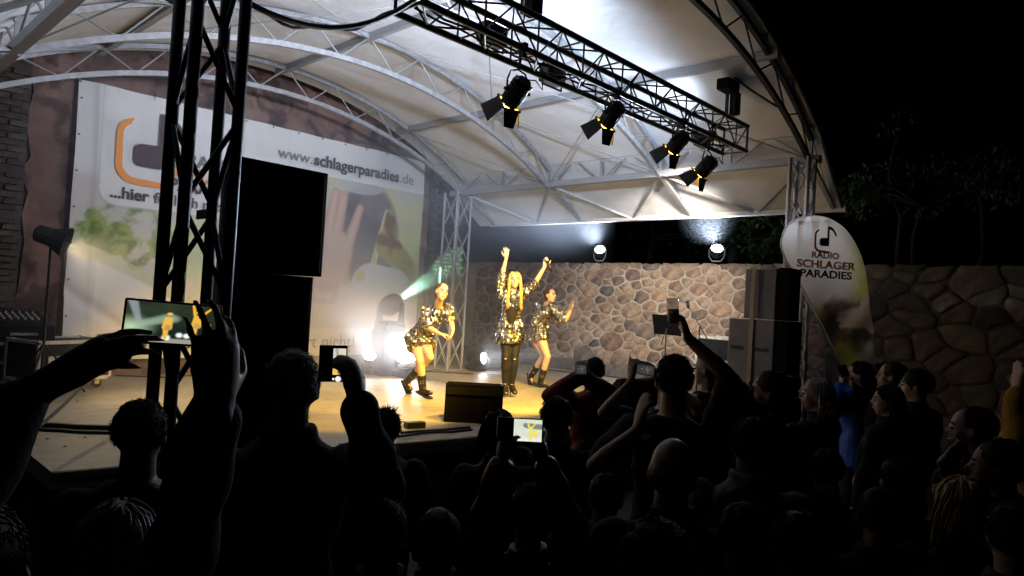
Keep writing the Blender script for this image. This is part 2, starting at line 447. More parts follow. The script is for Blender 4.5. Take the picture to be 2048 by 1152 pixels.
# ------------------------------------------------------------------ lattice towers
def tower(name, cx, cyy, z0, z1, s, leg, br, mt, label, step=.52, group=None, rz=0, cross=True):
    t = thing(name, label, 'tower', (cx, cyy, z0), rz, group)
    c, sn = cos(rz), sin(rz)
    cs = [(cx+c*a*s-sn*b*s, cyy+sn*a*s+c*b*s) for a, b in ((-.5, -.5), (.5, -.5), (.5, .5), (-.5, .5))]
    for x, y in cs: rod('leg', (x, y, z0), (x, y, z1), leg, mt, t)
    n = int((z1-z0)/step); h = (z1-z0)/n
    for k in range(n):
        za = z0+k*h; zb = za+h
        for i in range(4):
            p, q = cs[i], cs[(i+1) % 4]
            if (k+i) % 2: p, q = q, p
            rod('brace', (*p, za+.02), (*q, zb-.02), br, mt, t)
            if cross and k % 1 == 0: rod('brace', (*q, za+.02), (*p, zb-.02), br, mt, t)
    m = MB(); m.box((cx, cyy, z0+.012), (s*1.7, s*1.7, .02), None, .004); m.build('base_plate', mt, t)
    return t
tower('lattice_tower', 1.24, 3.1, 0, 4.05, .205, .027, .0125, M_tower, 'black lattice tower in the left foreground, in front of the banner', .40, cross=False)
tower('lattice_tower', 8.22, 3.12, 0, 4.0, .21, .024, .010, M_arch, 'grey lattice tower between the right speaker stack and the teardrop flag', .42)
tower('lattice_tower', 8.35, 9.35, SZ, 4.0, .34, .024, .010, M_arch, 'grey lattice tower in the hazy far corner right of the banner', .62, cross=True)
for k in range(0):
    pass

# ------------------------------------------------------------------ building behind: brick and plaster wall
def brick_mat():
    m = mat('old_dark_brick', (.07, .052, .045), .9, var=.45, vscale=4, bump=.7, bscale=35, rnd=.4); return m
M_brick = brick_mat()
M_mortar = mat('grimy_lime_mortar', (.07, .06, .055), .95, var=.3, vscale=5, bump=.6, bscale=40)
def plaster_mat():
    m = mat('stained_terracotta_plaster', (.30, .15, .115), .85); n = m.node_tree.nodes; L = m.node_tree.links; b = n['Principled BSDF']
    tc = n.new('ShaderNodeTexCoord')
    t = n.new('ShaderNodeTexNoise'); t.inputs['Scale'].default_value = 1.1; t.inputs['Detail'].default_value = 9; t.inputs['Roughness'].default_value = .62; t.inputs['Distortion'].default_value = .6
    L.new(tc.outputs['Object'], t.inputs['Vector'])
    r = n.new('ShaderNodeValToRGB'); e = r.color_ramp.elements; L.new(t.outputs[0], r.inputs[0])
    e[0].position = .30; e[0].color = (.05, .04, .035, 1); e[1].position = .46; e[1].color = (.17, .095, .078, 1)
    e2 = e.new(.58); e2.color = (.26, .15, .12, 1); e3 = e.new(.70); e3.color = (.27, .20, .17, 1)
    v = n.new('ShaderNodeTexNoise'); v.inputs['Scale'].default_value = 2.4; v.inputs['Detail'].default_value = 8; v.inputs['Distortion'].default_value = 1.2
    L.new(tc.outputs['Object'], v.inputs['Vector'])
    r2 = n.new('ShaderNodeValToRGB'); L.new(v.outputs[0], r2.inputs[0]); f = r2.color_ramp.elements
    f[0].position = .40; f[0].color = (.30, .28, .27, 1); f[1].position = .50; f[1].color = (1, 1, 1, 1)
    mx = n.new('ShaderNodeMixRGB'); mx.blend_type = 'MULTIPLY'; mx.inputs[0].default_value = .85
    L.new(r.outputs[0], mx.inputs[1]); L.new(r2.outputs[0], mx.inputs[2]); L.new(mx.outputs[0], b.inputs['Base Color'])
    bp = n.new('ShaderNodeBump'); bp.inputs['Strength'].default_value = .8; bp.inputs['Distance'].default_value = .03
    L.new(t.outputs[0], bp.inputs['Height']); L.new(bp.outputs[0], b.inputs['Normal'])
    return m
M_plaster = plaster_mat()
YW = 10.06
bld = thing('brick_building', 'old brick and terracotta plaster building wall behind the stage', 'building', (3, YW, 0))
m = MB(); m.box((3.1, YW+.35, 3.6), (12.2, .5, 7.2)); m.build('wall', M_mortar, bld)
# plaster field with an uneven edge, bulging up to 3 cm
random.seed(5)
def irregular(x0, x1, z0, z1, n, amp, seed):
    rr = random.Random(seed); pts = []
    for (a, b_) in (((x0, z0), (x1, z0)), ((x1, z0), (x1, z1)), ((x1, z1), (x0, z1)), ((x0, z1), (x0, z0))):
        for k in range(n):
            t = k/n; pts.append((a[0]+(b_[0]-a[0])*t+rr.uniform(-amp, amp), a[1]+(b_[1]-a[1])*t+rr.uniform(-amp, amp)))
    return pts
RX = Matrix(((1, 0, 0), (0, 0, -1), (0, 1, 0)))     # local xy -> world xz, local z -> -y
m = MB(); m.prism(irregular(1.95, 8.28, .1, 7.0, 26, .05, 3), TM((0, YW+.1, 0), RX), .045); m.build('plaster', M_plaster, bld)
# brick pier at the left and brick strip at the right, brick by brick
_bm = {}
def brick_piece(parent, x, z, w, y, rr):
    key = (w, rr.randrange(5))
    if key not in _bm:
        b = MB(); b.box((0, 0, 0), (w, .06, .062), None, 0)
        me = bpy.data.meshes.new('brick'); q = random.Random(key[1]+int(w*1000))
        me.from_pydata([(v.x+q.uniform(-.006, .006), v.y+q.uniform(-.008, .008), v.z+q.uniform(-.004, .004)) for v in b.v], [], b.f)
        me.materials.append(M_brick); _bm[key] = me
    o = bpy.data.objects.new('brick', _bm[key]); COL.objects.link(o)
    o.location = (x, y+rr.uniform(-.008, .01), z); place(o, parent)
def brickwork(parent, x0, x1, z0, z1, y, keep, seed):
    rr = random.Random(seed); z = z0; row = 0; n = 0
    while z < z1:
        x = x0 + (0 if row % 2 else -.13)
        while x < x1:
            w = .245
            xa = max(x, x0); xb = min(x+w, x1)
            if xb-xa > .1 and rr.random() < keep:
                brick_piece(parent, (xa+xb)/2, z, round(xb-xa, 2), y, rr); n += 1
            x += w+.018
        z += .078; row += 1
    return n
lp = MB(); lp.box((1.28, YW+.05, 2.6), (1.3, .12, 4.4)); pier = lp.build('brick_pier', M_mortar, bld)
n1 = brickwork(pier, .95, 1.92, 1.3, 4.75, YW-.02, .9, 1)
lp = MB(); lp.box((8.75, YW+.05, 2.6), (.86, .12, 4.4)); pier2 = lp.build('brick_pier', M_mortar, bld)
n2 = brickwork(pier2, 8.33, 9.17, 1.6, 4.4, YW-.02, .97, 2)
print('bricks', n1, n2)

# ------------------------------------------------------------------ stone wall on the right
M_wallmortar = mat('pale_wall_mortar', (.37, .325, .275), .95, var=.22, vscale=3, bump=.9, bscale=28)
def stone_mat():
    m = mat('field_stone', (.3, .24, .2), .82); n = m.node_tree.nodes; L = m.node_tree.links; b = n['Principled BSDF']
    oi = n.new('ShaderNodeObjectInfo'); r = n.new('ShaderNodeValToRGB'); L.new(oi.outputs['Random'], r.inputs[0]); r.color_ramp.interpolation = 'LINEAR'
    cols = [(.09, .08, .08), (.21, .155, .125), (.30, .225, .17), (.15, .115, .10), (.34, .255, .19), (.24, .165, .13), (.11, .105, .105), (.37, .29, .22), (.27, .20, .165), (.19, .14, .12)]
    e = r.color_ramp.elements
    while len(e) < len(cols): e.new(.5)
    for i, c in enumerate(cols): e[i].position = i/(len(cols)-1); e[i].color = (*c, 1)
    tc = n.new('ShaderNodeTexCoord'); t = n.new('ShaderNodeTexNoise'); t.inputs['Scale'].default_value = 5; t.inputs['Detail'].default_value = 9; t.inputs['Roughness'].default_value = .68
    L.new(tc.outputs['Object'], t.inputs['Vector'])
    r2 = n.new('ShaderNodeValToRGB'); L.new(t.outputs[0], r2.inputs[0]); r2.color_ramp.elements[0].position = .3; r2.color_ramp.elements[0].color = (.42, .38, .35, 1)
    r2.color_ramp.elements[1].position = .68; r2.color_ramp.elements[1].color = (1.55, 1.45, 1.32, 1)
    mx = n.new('ShaderNodeMixRGB'); mx.blend_type = 'MULTIPLY'; mx.inputs[0].default_value = 1
    L.new(r.outputs[0], mx.inputs[1]); L.new(r2.outputs[0], mx.inputs[2])
    v = n.new('ShaderNodeTexNoise'); v.inputs['Scale'].default_value = 70; v.inputs['Detail'].default_value = 2
    L.new(tc.outputs['Object'], v.inputs['Vector'])
    r3 = n.new('ShaderNodeValToRGB'); L.new(v.outputs[0], r3.inputs[0]); r3.color_ramp.elements[0].position = .4; r3.color_ramp.elements[0].color = (.7, .7, .7, 1); r3.color_ramp.elements[1].position = .6; r3.color_ramp.elements[1].color = (1.1, 1.1, 1.1, 1)
    mx2 = n.new('ShaderNodeMixRGB'); mx2.blend_type = 'MULTIPLY'; mx2.inputs[0].default_value = .7
    L.new(mx.outputs[0], mx2.inputs[1]); L.new(r3.outputs[0], mx2.inputs[2]); L.new(mx2.outputs[0], b.inputs['Base Color'])
    bp = n.new('ShaderNodeBump'); bp.inputs['Strength'].default_value = .9; bp.inputs['Distance'].default_value = .03
    L.new(t.outputs[0], bp.inputs['Height']); L.new(bp.outputs[0], b.inputs['Normal'])
    return m
M_stone = stone_mat()
M_stone2 = M_stone.copy(); M_stone2.name = 'shaded_field_stone'  # same stones darker: shade of the unlit stretch put in the colour
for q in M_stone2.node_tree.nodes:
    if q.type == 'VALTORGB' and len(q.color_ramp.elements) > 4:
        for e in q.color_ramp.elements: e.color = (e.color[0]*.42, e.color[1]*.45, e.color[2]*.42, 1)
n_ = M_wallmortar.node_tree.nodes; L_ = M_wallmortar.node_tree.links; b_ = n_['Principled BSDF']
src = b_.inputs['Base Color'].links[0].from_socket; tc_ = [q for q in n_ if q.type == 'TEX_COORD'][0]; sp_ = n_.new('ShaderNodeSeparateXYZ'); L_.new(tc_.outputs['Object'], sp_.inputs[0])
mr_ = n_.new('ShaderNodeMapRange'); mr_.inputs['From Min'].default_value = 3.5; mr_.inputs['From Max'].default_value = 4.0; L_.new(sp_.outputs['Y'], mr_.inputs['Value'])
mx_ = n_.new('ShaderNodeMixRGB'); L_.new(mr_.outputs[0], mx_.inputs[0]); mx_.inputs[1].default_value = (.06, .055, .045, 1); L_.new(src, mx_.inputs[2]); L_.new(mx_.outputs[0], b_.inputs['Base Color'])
XW = 11.0; ZW = 2.97
swall = thing('stone_wall', 'fieldstone wall with pale mortar along the right side of the stage', 'wall', (XW, 5, 0))
m = MB(); NB = 60
# mortar body with a slightly uneven top
ys = [13.5 - 17.5*i/NB for i in range(NB+1)]
vs = []; rr = random.Random(9)
for y in ys:
    zt = ZW-.035+rr.uniform(-.012, .012)
    vs += [(XW+.062, y, 0), (XW+.062, y, zt), (XW+.55, y, zt+.01), (XW+.55, y, 0)]
fs = [(i*4+k, i*4+(k+1) % 4, i*4+4+(k+1) % 4, i*4+4+k) for i in range(NB) for k in range(4)] + [(0, 1, 2, 3), tuple(range(NB*4+3, NB*4-1, -1))]
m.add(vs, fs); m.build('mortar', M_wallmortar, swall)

def clip(poly, nx, ny, c):
    out = []
    for i in range(len(poly)):
        a = poly[i]; b = poly[(i+1) % len(poly)]
        da = a[0]*nx+a[1]*ny-c; db = b[0]*nx+b[1]*ny-c
        if da <= 0: out.append(a)
        if (da < 0 < db) or (db < 0 < da):
            t = da/(da-db); out.append((a[0]+(b[0]-a[0])*t, a[1]+(b[1]-a[1])*t))
    return out
def scatter(y0, y1, z0, z1, sizes, seed, tries=9000):
    rr = random.Random(seed); P = []
    for (r, cnt) in sizes:
        k = 0; t = 0
        while k < cnt and t < tries:
            t += 1; y = rr.uniform(y0, y1); z = rr.uniform(z0, z1)
            if all((y-a)**2*.62+(z-b)**2*1.45 > ((r+c)*.84)**2 for a, b, c in P):
                P.append((y, z, r)); k += 1; t = 0
    return P
def stones_for(y0, y1, z0, z1, sizes, seed, gap):
    P = scatter(y0, y1, z0+.04, z1-.03, sizes, seed); rr = random.Random(seed+1); out = []
    for i, (y, z, r) in enumerate(P):
        poly = [(y0, z0), (y1, z0), (y1, z1), (y0, z1)]
        q0 = 0
        for j, (a, b, c) in enumerate(P):
            if i == j or abs(a-y) > 1.6 or abs(b-z) > 1.6: continue
            ex, ez = .66+.0*q0, 1.35; dx, dz = (a-y)*ex, (b-z)*ez
            cc = (a*a*ex+b*b*ez-c*c*.62 - (y*y*ex+z*z*ez-r*r*.62))/2
            poly = clip(poly, dx, dz, cc)
            if len(poly) < 3: break
        if len(poly) < 3: continue
        # limit to an ellipse-like reach, inset for the mortar joint, then round off
        A = 0; cx = cz = 0
        for k in range(len(poly)):
            p, q = poly[k], poly[(k+1) % len(poly)]; w = p[0]*q[1]-q[0]*p[1]; A += w; cx += (p[0]+q[0])*w; cz += (p[1]+q[1])*w
        if abs(A) < .002: continue
        cx /= 3*A; cz /= 3*A; R = sqrt(abs(A)/2/pi)
        pts = [(p[0]-cx, p[1]-cz) for p in poly]
        res = []
        ln = len(pts)
        for k in range(ln):
            p, q = pts[k], pts[(k+1) % ln]; d = math.hypot(q[0]-p[0], q[1]-p[1]); ns = max(1, round(d/max(.03, R*.42)))
            for u in range(ns): res.append((p[0]+(q[0]-p[0])*u/ns, p[1]+(q[1]-p[1])*u/ns))
        for _ in range(1 if rr.random() < .6 else 0):
            res = [((res[k-1][0]+2*res[k][0]+res[(k+1) % len(res)][0])/4, (res[k-1][1]+2*res[k][1]+res[(k+1) % len(res)][1])/4) for k in range(len(res))]
        out.append((cx, cz, R, res, rr.random()))
    return out
def make_stone(cx, cz, R, res, q, gap, parent):
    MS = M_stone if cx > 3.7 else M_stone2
    n = len(res); vs = []
    lim = R*1.75
    prot = min(.045, .020 + R*.075)*(.6+.7*q)
    for lev, (ins, dep) in enumerate(((0, -.05), (.004, .010), (.014, .65), (.05, .95))):
        for k, (a, b) in enumerate(res):
            d = math.hypot(a, b); dd_ = min(d, lim); s = max(.15, (dd_-gap*(.6+1.6*q*q)-ins*min(1, R/.16)*.8)/d)
            nv = mnoise.noise(Vector((a*9+cx*3, b*9+cz*3, q*9)))
            s *= 1+.15*nv*min(1, .2/R)
            x = dep if lev < 2 else dep*prot*(1+.5*nv)
            vs.append((XW+.07-x if lev else XW+.07+.05, cx+a*s, cz+b*s))
    ca = mnoise.noise(Vector((cx, cz, 1)))
    vs.append((XW+.07-prot*(1.0+.1*ca), cx, cz))
    fs = []
    for l in range(3):
        fs += [(l*n+k, (l+1)*n+k, (l+1)*n+(k+1) % n, l*n+(k+1) % n) for k in range(n)]
    fs += [(3*n+k, 4*n, 3*n+(k+1) % n) for k in range(n)]
    # own origin at its centre so that each stone has its own grain
    c = Vector((XW+.07, cx, cz)); me = bpy.data.meshes.new('stone'); me.from_pydata([Vector(v)-c for v in vs], [], fs)
    me.materials.append(MS); me.polygons.foreach_set('use_smooth', [True]*len(fs)); me.update()
    o = bpy.data.objects.new('stone', me); COL.objects.link(o); o.location = c; place(o, swall); return o
lit = stones_for(3.7, 11.6, .93, ZW, [(.27, 7), (.21, 22), (.165, 50), (.125, 70), (.095, 90), (.07, 90)], 21, .02)
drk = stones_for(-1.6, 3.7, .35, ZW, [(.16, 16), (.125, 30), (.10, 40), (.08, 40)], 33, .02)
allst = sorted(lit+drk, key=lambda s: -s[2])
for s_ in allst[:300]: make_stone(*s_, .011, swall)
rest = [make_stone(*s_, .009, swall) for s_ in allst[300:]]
vs, fs = [], []
for o in rest:
    b0 = len(vs); vs += [v.co+o.location for v in o.data.vertices]; fs += [tuple(i+b0 for i in p.vertices) for p in o.data.polygons]; bpy.data.objects.remove(o)
if vs:
    o = mesh_obj('small_stones', vs, fs, M_stone, swall, True); o['kind'] = 'stuff'
print('stones', len(lit), len(drk))
m = MB(); m.box((XW-.02, 8.0, SZ+.07), (.14, 8.6, .26), None, .01); m.build('plinth', mat('damp_plinth_render', (.13, .11, .11), .8, var=.3, bump=.4), swall)
for k in range(16):   # flat coping stones seen as a bright line
    pass
# ------------------------------------------------------------------ lighting truss hung under the front arch
tr = thing('lighting_truss', 'black box truss hung across the front of the roof carrying the stage lanterns', 'lighting truss', (5.3, 3.65, 4.15))
TS = .29; TX0, TX1 = 2.75, 7.62; TY = 3.55; TZ = 4.16
cs = [(TY, TZ+TS/2), (TY, TZ-TS/2), (TY+TS, TZ-TS/2), (TY+TS, TZ+TS/2)]
for (y, z) in cs: rod('chord', (TX0, y, z), (TX1, y, z), .0255, M_blacksteel, tr)
nb = 17; h = (TX1-TX0)/nb
for i in range(4):
    p, q = cs[i], cs[(i+1) % 4]
    for k in range(nb):
        a = TX0+k*h
        if (k+i) % 2: rod('brace', (a, *p), (a+h, *q), .008, M_blacksteel, tr)
        else: rod('brace', (a, *q), (a+h, *p), .008, M_blacksteel, tr)
        if k % 2 == 0: rod('rung', (a, *p), (a, *q), .008, M_blacksteel, tr)
for X in (TX0, TX1):
    for i in range(4): rod('rung', (X, *cs[i]), (X, *cs[(i+1) % 4]), .013, M_blacksteel, tr)
# cables tied along the truss
for q in range(3):
    m = MB(); rr = random.Random(q)
    m.path([(TX0+.1+k*.2, TY+.05+q*.07+rr.uniform(-.02, .02), TZ-TS/2+.03+rr.uniform(-.025, .02)) for k in range(24)], .009, 5); m.build('cable', M_rubber, tr)

# hoists
def hoist(loc, label):
    loc = Vector(loc); t = thing('chain_hoist', label, 'hoist', loc, 0, 'hoists of the lighting truss')
    m = MB(); m.box(loc+Vector((-.06, 0, .33)), (.30, .15, .13), None, .02); m.build('motor', M_blackmatt, t)
    m = MB(); m.box(loc+Vector((.08, 0, .16)), (.13, .14, .26), None, .015); m.build('chain_bag', mat('black_canvas', (.012, .012, .013), .9, bump=.5, bscale=20), t)
    rod('chain', loc+Vector((0, 0, -.06)), loc+Vector((0, 0, .3)), .008, M_chrome, t)
    m = MB(); m.path([loc+Vector((.03*cos(a), 0, .46+.03*sin(a))) for a in np.linspace(0, 2*pi, 13)], .008, 6); m.build('hook', M_chrome, t, True)
    m = MB(); top = loc+Vector((0, -.45, 0)); za = zi(loc.x)-.02
    for dx in (-.05, -.02, .02, .05): m.path([loc+Vector((0, 0, .48)), Vector((loc.x+dx*.6, loc.y-.25, (loc.z+.48+za)/2)), Vector((loc.x+dx, 3.14, za))], .014, 6)
    m.build('sling', mat('black_webbing', (.02, .02, .025), .85), t)
    return t
hoist(at(1458, 232, Y=3.68), 'black chain hoist slung from the front arch near the right end of the truss')
hoist(at(1048, 30, Y=3.68), 'black chain hoist with chain bag on top of the truss at the picture top')

# ------------------------------------------------------------------ lanterns with barn doors
M_lant = mat('lantern_black_enamel', (.022, .022, .022), .33, .4, var=.25, vscale=15)
M_inner = mat('amber_lit_door', (.55, .42, .2), .45, .3)  # gold colour stands for amber lamp light on the door insides
M_door = mat('matt_black_door', (.010, .010, .010), .75)
M_lens = mat('glowing_amber_lens', (.3, .2, .05), .3, emit=(1, .60, .13), estr=9)
M_gel = mat('lit_amber_gel', (.6, .4, .1), .4, emit=(1, .60, .10), estr=14)
M_strip = mat('amber_reflection_glow', (.5, .4, .2), .4, emit=(1, .66, .2), estr=1.1)  # emission stands in for the lens reflected on the housing
def lantern(p, tgt, label, s=1.0, openl=True):
    p = Vector(p); d = (Vector(tgt)-p).normalized(); R = look(d)
    t = thing('theatre_lantern', label, 'stage lantern', p, 0, 'stage lanterns with barn doors on the truss')
    T = TM(p, R) @ Matrix.Diagonal((s, s, s, 1))
    def P(x, y, z): return T @ Vector((x, y, z))
    # housing: octagonal can with ribs, vented back
    m = MB(); m.lathe([(.02, -.21), (.075, -.205), (.098, -.18), (.102, -.02), (.105, .0), (.105, .09), (.098, .09), (.09, .06), (.088, .045)], T, 8)
    m.build('housing', M_lant, t)
    m = MB()
    for k in range(8):
        a = pi/8+2*pi*k/8; m.tube(P(.103*cos(a), .103*sin(a), -.18), P(.103*cos(a), .103*sin(a), .07), .006, n=5)
    for z in (-.16, -.12, -.08): m.lathe([(.104, z-.006), (.109, z), (.104, z+.006)], T, 8)
    m.build('rib', M_lant, t)
    m = MB(); m.lathe([(0, .055), (.05, .05), (.087, .042)], T, 20); m.build('lens', M_lens, t, True)
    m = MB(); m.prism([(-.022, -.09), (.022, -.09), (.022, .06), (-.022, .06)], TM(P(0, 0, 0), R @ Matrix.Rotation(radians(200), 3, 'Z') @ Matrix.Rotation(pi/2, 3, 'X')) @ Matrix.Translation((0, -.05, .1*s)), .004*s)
    m.build('reflection_strip', M_strip, t)
    m = MB(); m.box(P(0, 0, .113), (.20*s, .20*s, .004), R); m.build('colour_gel', M_gel, t)
    # colour frame
    fr = MB()
    for (a, b, w, h_) in ((0, .1, .215, .015), (0, -.1, .215, .015), (.1, 0, .015, .2), (-.1, 0, .015, .2)): fr.box(P(a, b, .1), (w*s, h_*s, .02*s), R)
    frame = fr.build('colour_frame', M_lant, t)
    # four barn doors: dark outside, the amber light inside is put in as gold colour
    for k in range(4):
        a = k*pi/2; op = [radians(35), radians(28), radians(42), radians(30)][k]
        Rk = Matrix.Rotation(a, 3, 'Z'); w0, w1, L_ = (.088, .125, .20) if k % 2 else (.095, .06, .17)
        n_ = Vector((0, sin(op), cos(op)))       # outward door direction, local
        nrm = Vector((0, cos(op), -sin(op)))
        def Q(x, l, o): return P(*(Rk @ (Vector((x, .10, .11)) + n_*l + nrm*o)))
        m = MB(); m.add([Q(-w0, 0, 0), Q(w0, 0, 0), Q(w1, L_, 0), Q(-w1, L_, 0), Q(-w0, 0, .003), Q(w0, 0, .003), Q(w1, L_, .003), Q(-w1, L_, .003)],
                        [(0, 1, 2, 3), (7, 6, 5, 4), (0, 4, 5, 1), (1, 5, 6, 2), (2, 6, 7, 3), (3, 7, 4, 0)])
        dr = m.build('barn_door', M_door, t)
        m = MB(); m.add([Q(-w0*.96, .004, -.002), Q(w0*.96, .004, -.002), Q(w1*.96, L_*.98, -.002), Q(-w1*.96, L_*.98, -.002)], [(3, 2, 1, 0)]); m.build('lit_door_face', M_inner, dr)
    # yoke, clamp
    yk = MB(); up = Vector((0, 0, 1)); side = d.cross(up).normalized(); c0 = p - d*.06*s
    yk.path([c0+side*.125*s, c0+side*.125*s+up*.10*s, c0+side*.09*s+up*.19*s, c0+up*.22*s, c0-side*.09*s+up*.19*s, c0-side*.125*s+up*.10*s, c0-side*.125*s], .011*s, 6)
    yk.build('yoke', M_lant, t, True)
    for sg in (-1, 1):
        m = MB(); m.tube(c0+side*.10*sg*s, c0+side*.155*sg*s, .018*s, n=8); m.build('knob', M_rubber, t)
    top = Vector((c0.x, TY+TS if c0.y > TY+TS/2 else TY, TZ-TS/2))
    m = MB(); m.tube(c0+up*.21*s, top, .012, n=6); m.box(top, (.05, .075, .075), None, .01); m.box(top-Vector((0, 0, .05)), (.04, .04, .05)); m.build('clamp', M_blacksteel, t)
    m = MB(); a0 = c0-d*.15*s; m.path([a0, a0+side*.10+up*.02, a0+side*.17-up*.04, a0+side*.16+up*.09, a0+side*.07+up*.22, top+Vector((.05, 0, .01))], .0055, 5); m.build('lead', M_rubber, t)
    return t
LBL = ['barn-door lantern with widest amber glow, leftmost on the truss', 'barn-door lantern with a looped cable, second from left on the truss',
       'barn-door lantern third from left on the truss, doors spread dark', 'barn-door lantern hung lowest at the right end of the truss']
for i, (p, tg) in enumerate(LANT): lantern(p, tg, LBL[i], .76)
# flood boxes on the truss turned up
M_white_led = mat('lit_white_led', (.8, .8, .8), .3, emit=(.86, .92, 1), estr=7)
def flood(p, label):
    p = Vector(p); t = thing('flood_light', label, 'flood light', p, 0, 'flood lights on the truss')
    m = MB(); m.box(p, (.24, .12, .16), None, .015); m.build('housing', M_lant, t)
    m = MB(); m.box(p+Vector((0, 0, .083)), (.2, .09, .008)); m.build('lamp_face', M_white_led, t)
    m = MB(); m.path([p+Vector((.13, 0, 0)), p+Vector((.13, 0, -.11)), p+Vector((-.13, 0, -.11)), p+Vector((-.13, 0, 0))], .01, 6); m.build('yoke', M_lant, t)
for p, l in ((FL[0], 'black flood box turned up to the membrane behind the leftmost lantern'),
             (FL[1], 'black flood box turned up near the right end of the truss'),
             (FL[2], 'black flood box turned up above the leftmost lantern')):
    flood(p, l)

# thick cable sagging from the left tower to the truss
m = MB(); a = at(470, -10, Y=3.25); b = Vector((TX0, TY+.05, TZ-.1))
pts = []
for k in range(19):
    t = k/18; q = a.lerp(b, t); q.z -= .20*4*t*(1-t)*.9; pts.append(q)
m.path(pts, .016, 7); m.path([q+Vector((0, .03, .02*sin(i))) for i, q in enumerate(pts)], .009, 6)
tag(m.build('power_cable', M_rubber, None, True), 'thick black cable sagging from the left tower to the truss', 'cable')

# ------------------------------------------------------------------ LED pars on the stone wall
def led_par(p, d, label):
    p = Vector(p); R = look(d); T = TM(p, R)
    t = thing('led_par', label, 'spotlight', p, 0, 'LED pars on the stone wall')
    m = MB(); m.lathe([(.03, -.16), (.08, -.15), (.115, -.10), (.125, 0), (.13, .03), (.12, .03), (.115, .012), (0, .012)], T, 22); m.build('housing', M_lant, t, True)
    for i, (r_, n_) in enumerate(((0, 1), (.042, 6), (.085, 12))):
        for k in range(n_):
            a = 2*pi*k/n_
            m = MB(); m.lathe([(.0185, .014), (.0185, .018), (0, .022)], TM(T @ Vector((r_*cos(a), r_*sin(a), 0)), R), 8); m.build('led', M_white_led, t)
    s_ = Vector((0, 1, 0)); b = MB()
    z0 = ZW+.012
    b.path([p+s_*.145, Vector((p.x, p.y+.14, (p.z+z0)/2-.02)), Vector((p.x, p.y+.08, z0+.012)), Vector((p.x, p.y-.08, z0+.012)), Vector((p.x, p.y-.14, (p.z+z0)/2-.02)), p-s_*.145], .012, 6)
    b.build('yoke', M_galv, t, True)
    return t
led_par(PARS[0], (-.75, -.45, .62), 'lit LED par on the stone wall, straight above the right dancer side')
led_par(PARS[1], (-.72, -.42, .75), 'lit LED par on the stone wall, beside the right lattice tower')

# ------------------------------------------------------------------ moving heads on the floor
M_beamface = mat('glaring_white_lens', (.8, .8, .8), .3, emit=(.9, .94, 1), estr=60)
M_greenface = mat('glaring_green_lens', (.6, .8, .7), .3, emit=(.55, 1, .8), estr=30)
def moving_head(p, d, label, z0=SZ, s=1.0, face=M_beamface, r=.085):
    p = Vector(p); d = Vector(d).normalized(); t = thing('moving_head', label, 'moving light', (p.x, p.y, z0), 0, 'moving head lights on the stage')
    c = p - d*.16*s; R = look(d); T = TM(c, R) @ Matrix.Diagonal((s, s, s, 1))
    m = MB(); m.box(c.xy.to_3d()+Vector((0, 0, z0+.05)), (.30*s, .26*s, .10), None, .02); m.build('base', M_blackmatt, t)
    m = MB(); hz = c.z; ax = Vector((d.y, -d.x, 0)); ax = ax.normalized() if ax.length > .1 else Vector((1, 0, 0))
    yk = MB()
    for sg in (-1, 1):
        A = c.xy.to_3d()+ax*.15*s*sg
        yk.path([Vector((A.x, A.y, z0+.10)), Vector((A.x, A.y, (z0+.1+hz)/2)), Vector((A.x, A.y, hz+.03))], [.045*s, .036*s, .028*s], 8)
    yk.box(c.xy.to_3d()+Vector((0, 0, z0+.12)), (.20*s, .20*s, .05), look(ax, (0, 0, 1)) if False else None, .01)
    yk.build('yoke', M_blackmatt, t, True)
    m.lathe([(.03, -.17), (.09, -.16), (.125, -.08), (.13, .02), (.115, .12), (r+.02, .165), (r+.012, .15), (0, .15)], T, 18); m.build('head', M_blackmatt, t, True)
    m = MB(); m.lathe([(r, .152), (r*.6, .163), (0, .167)], T, 18); m.build('lens', face, t, True)
    return t
DIRS = dict(a=Vector((-.62, -.40, .68)), b=Vector((-.80, -.70, .22)), c=Vector((.25, -.88, .12)), g=Vector((2.1, 1.1, .75)))
moving_head(MH['a'], DIRS['a'], 'floor moving head with glaring round lens, left of the left dancer', r=.11)
moving_head(MH['b'], DIRS['b'], 'floor moving head glaring white right behind the left dancer legs', r=.15, s=1.3)
moving_head(MH['c'], DIRS['c'], 'floor moving head throwing a level beam between left dancer and singer', r=.10)
# the green one stands on a speaker box
m = MB(); pg = MH['g']; m.box((pg.x-.12, pg.y+.05, SZ+.36), (.34, .34, .72), None, .015)
tag(m.build('speaker_box', M_blackmatt), 'black speaker box under the green moving head by the banner', 'speaker')
moving_head(pg, DIRS['g'], 'moving head with green beam on top of the black box by the banner', z0=SZ+.722, s=1.25, face=M_greenface, r=.06)

for key, col, e, ang, ln in (('a', (.97, .95, 1), 90, 64, .1), ('b', (.95, .96, 1), 170, 36, .1), ('c', (.85, .92, 1), 600, 12, .1), ('g', (.42, 1.0, .66), 4500, 13, .05)):
    d = DIRS[key].normalized(); p = MH[key]+d*.03
    spot('moving_head_light', p, p+d, e, col, ang, .25 if key == 'g' else 1, .04 if key == 'g' else .09)

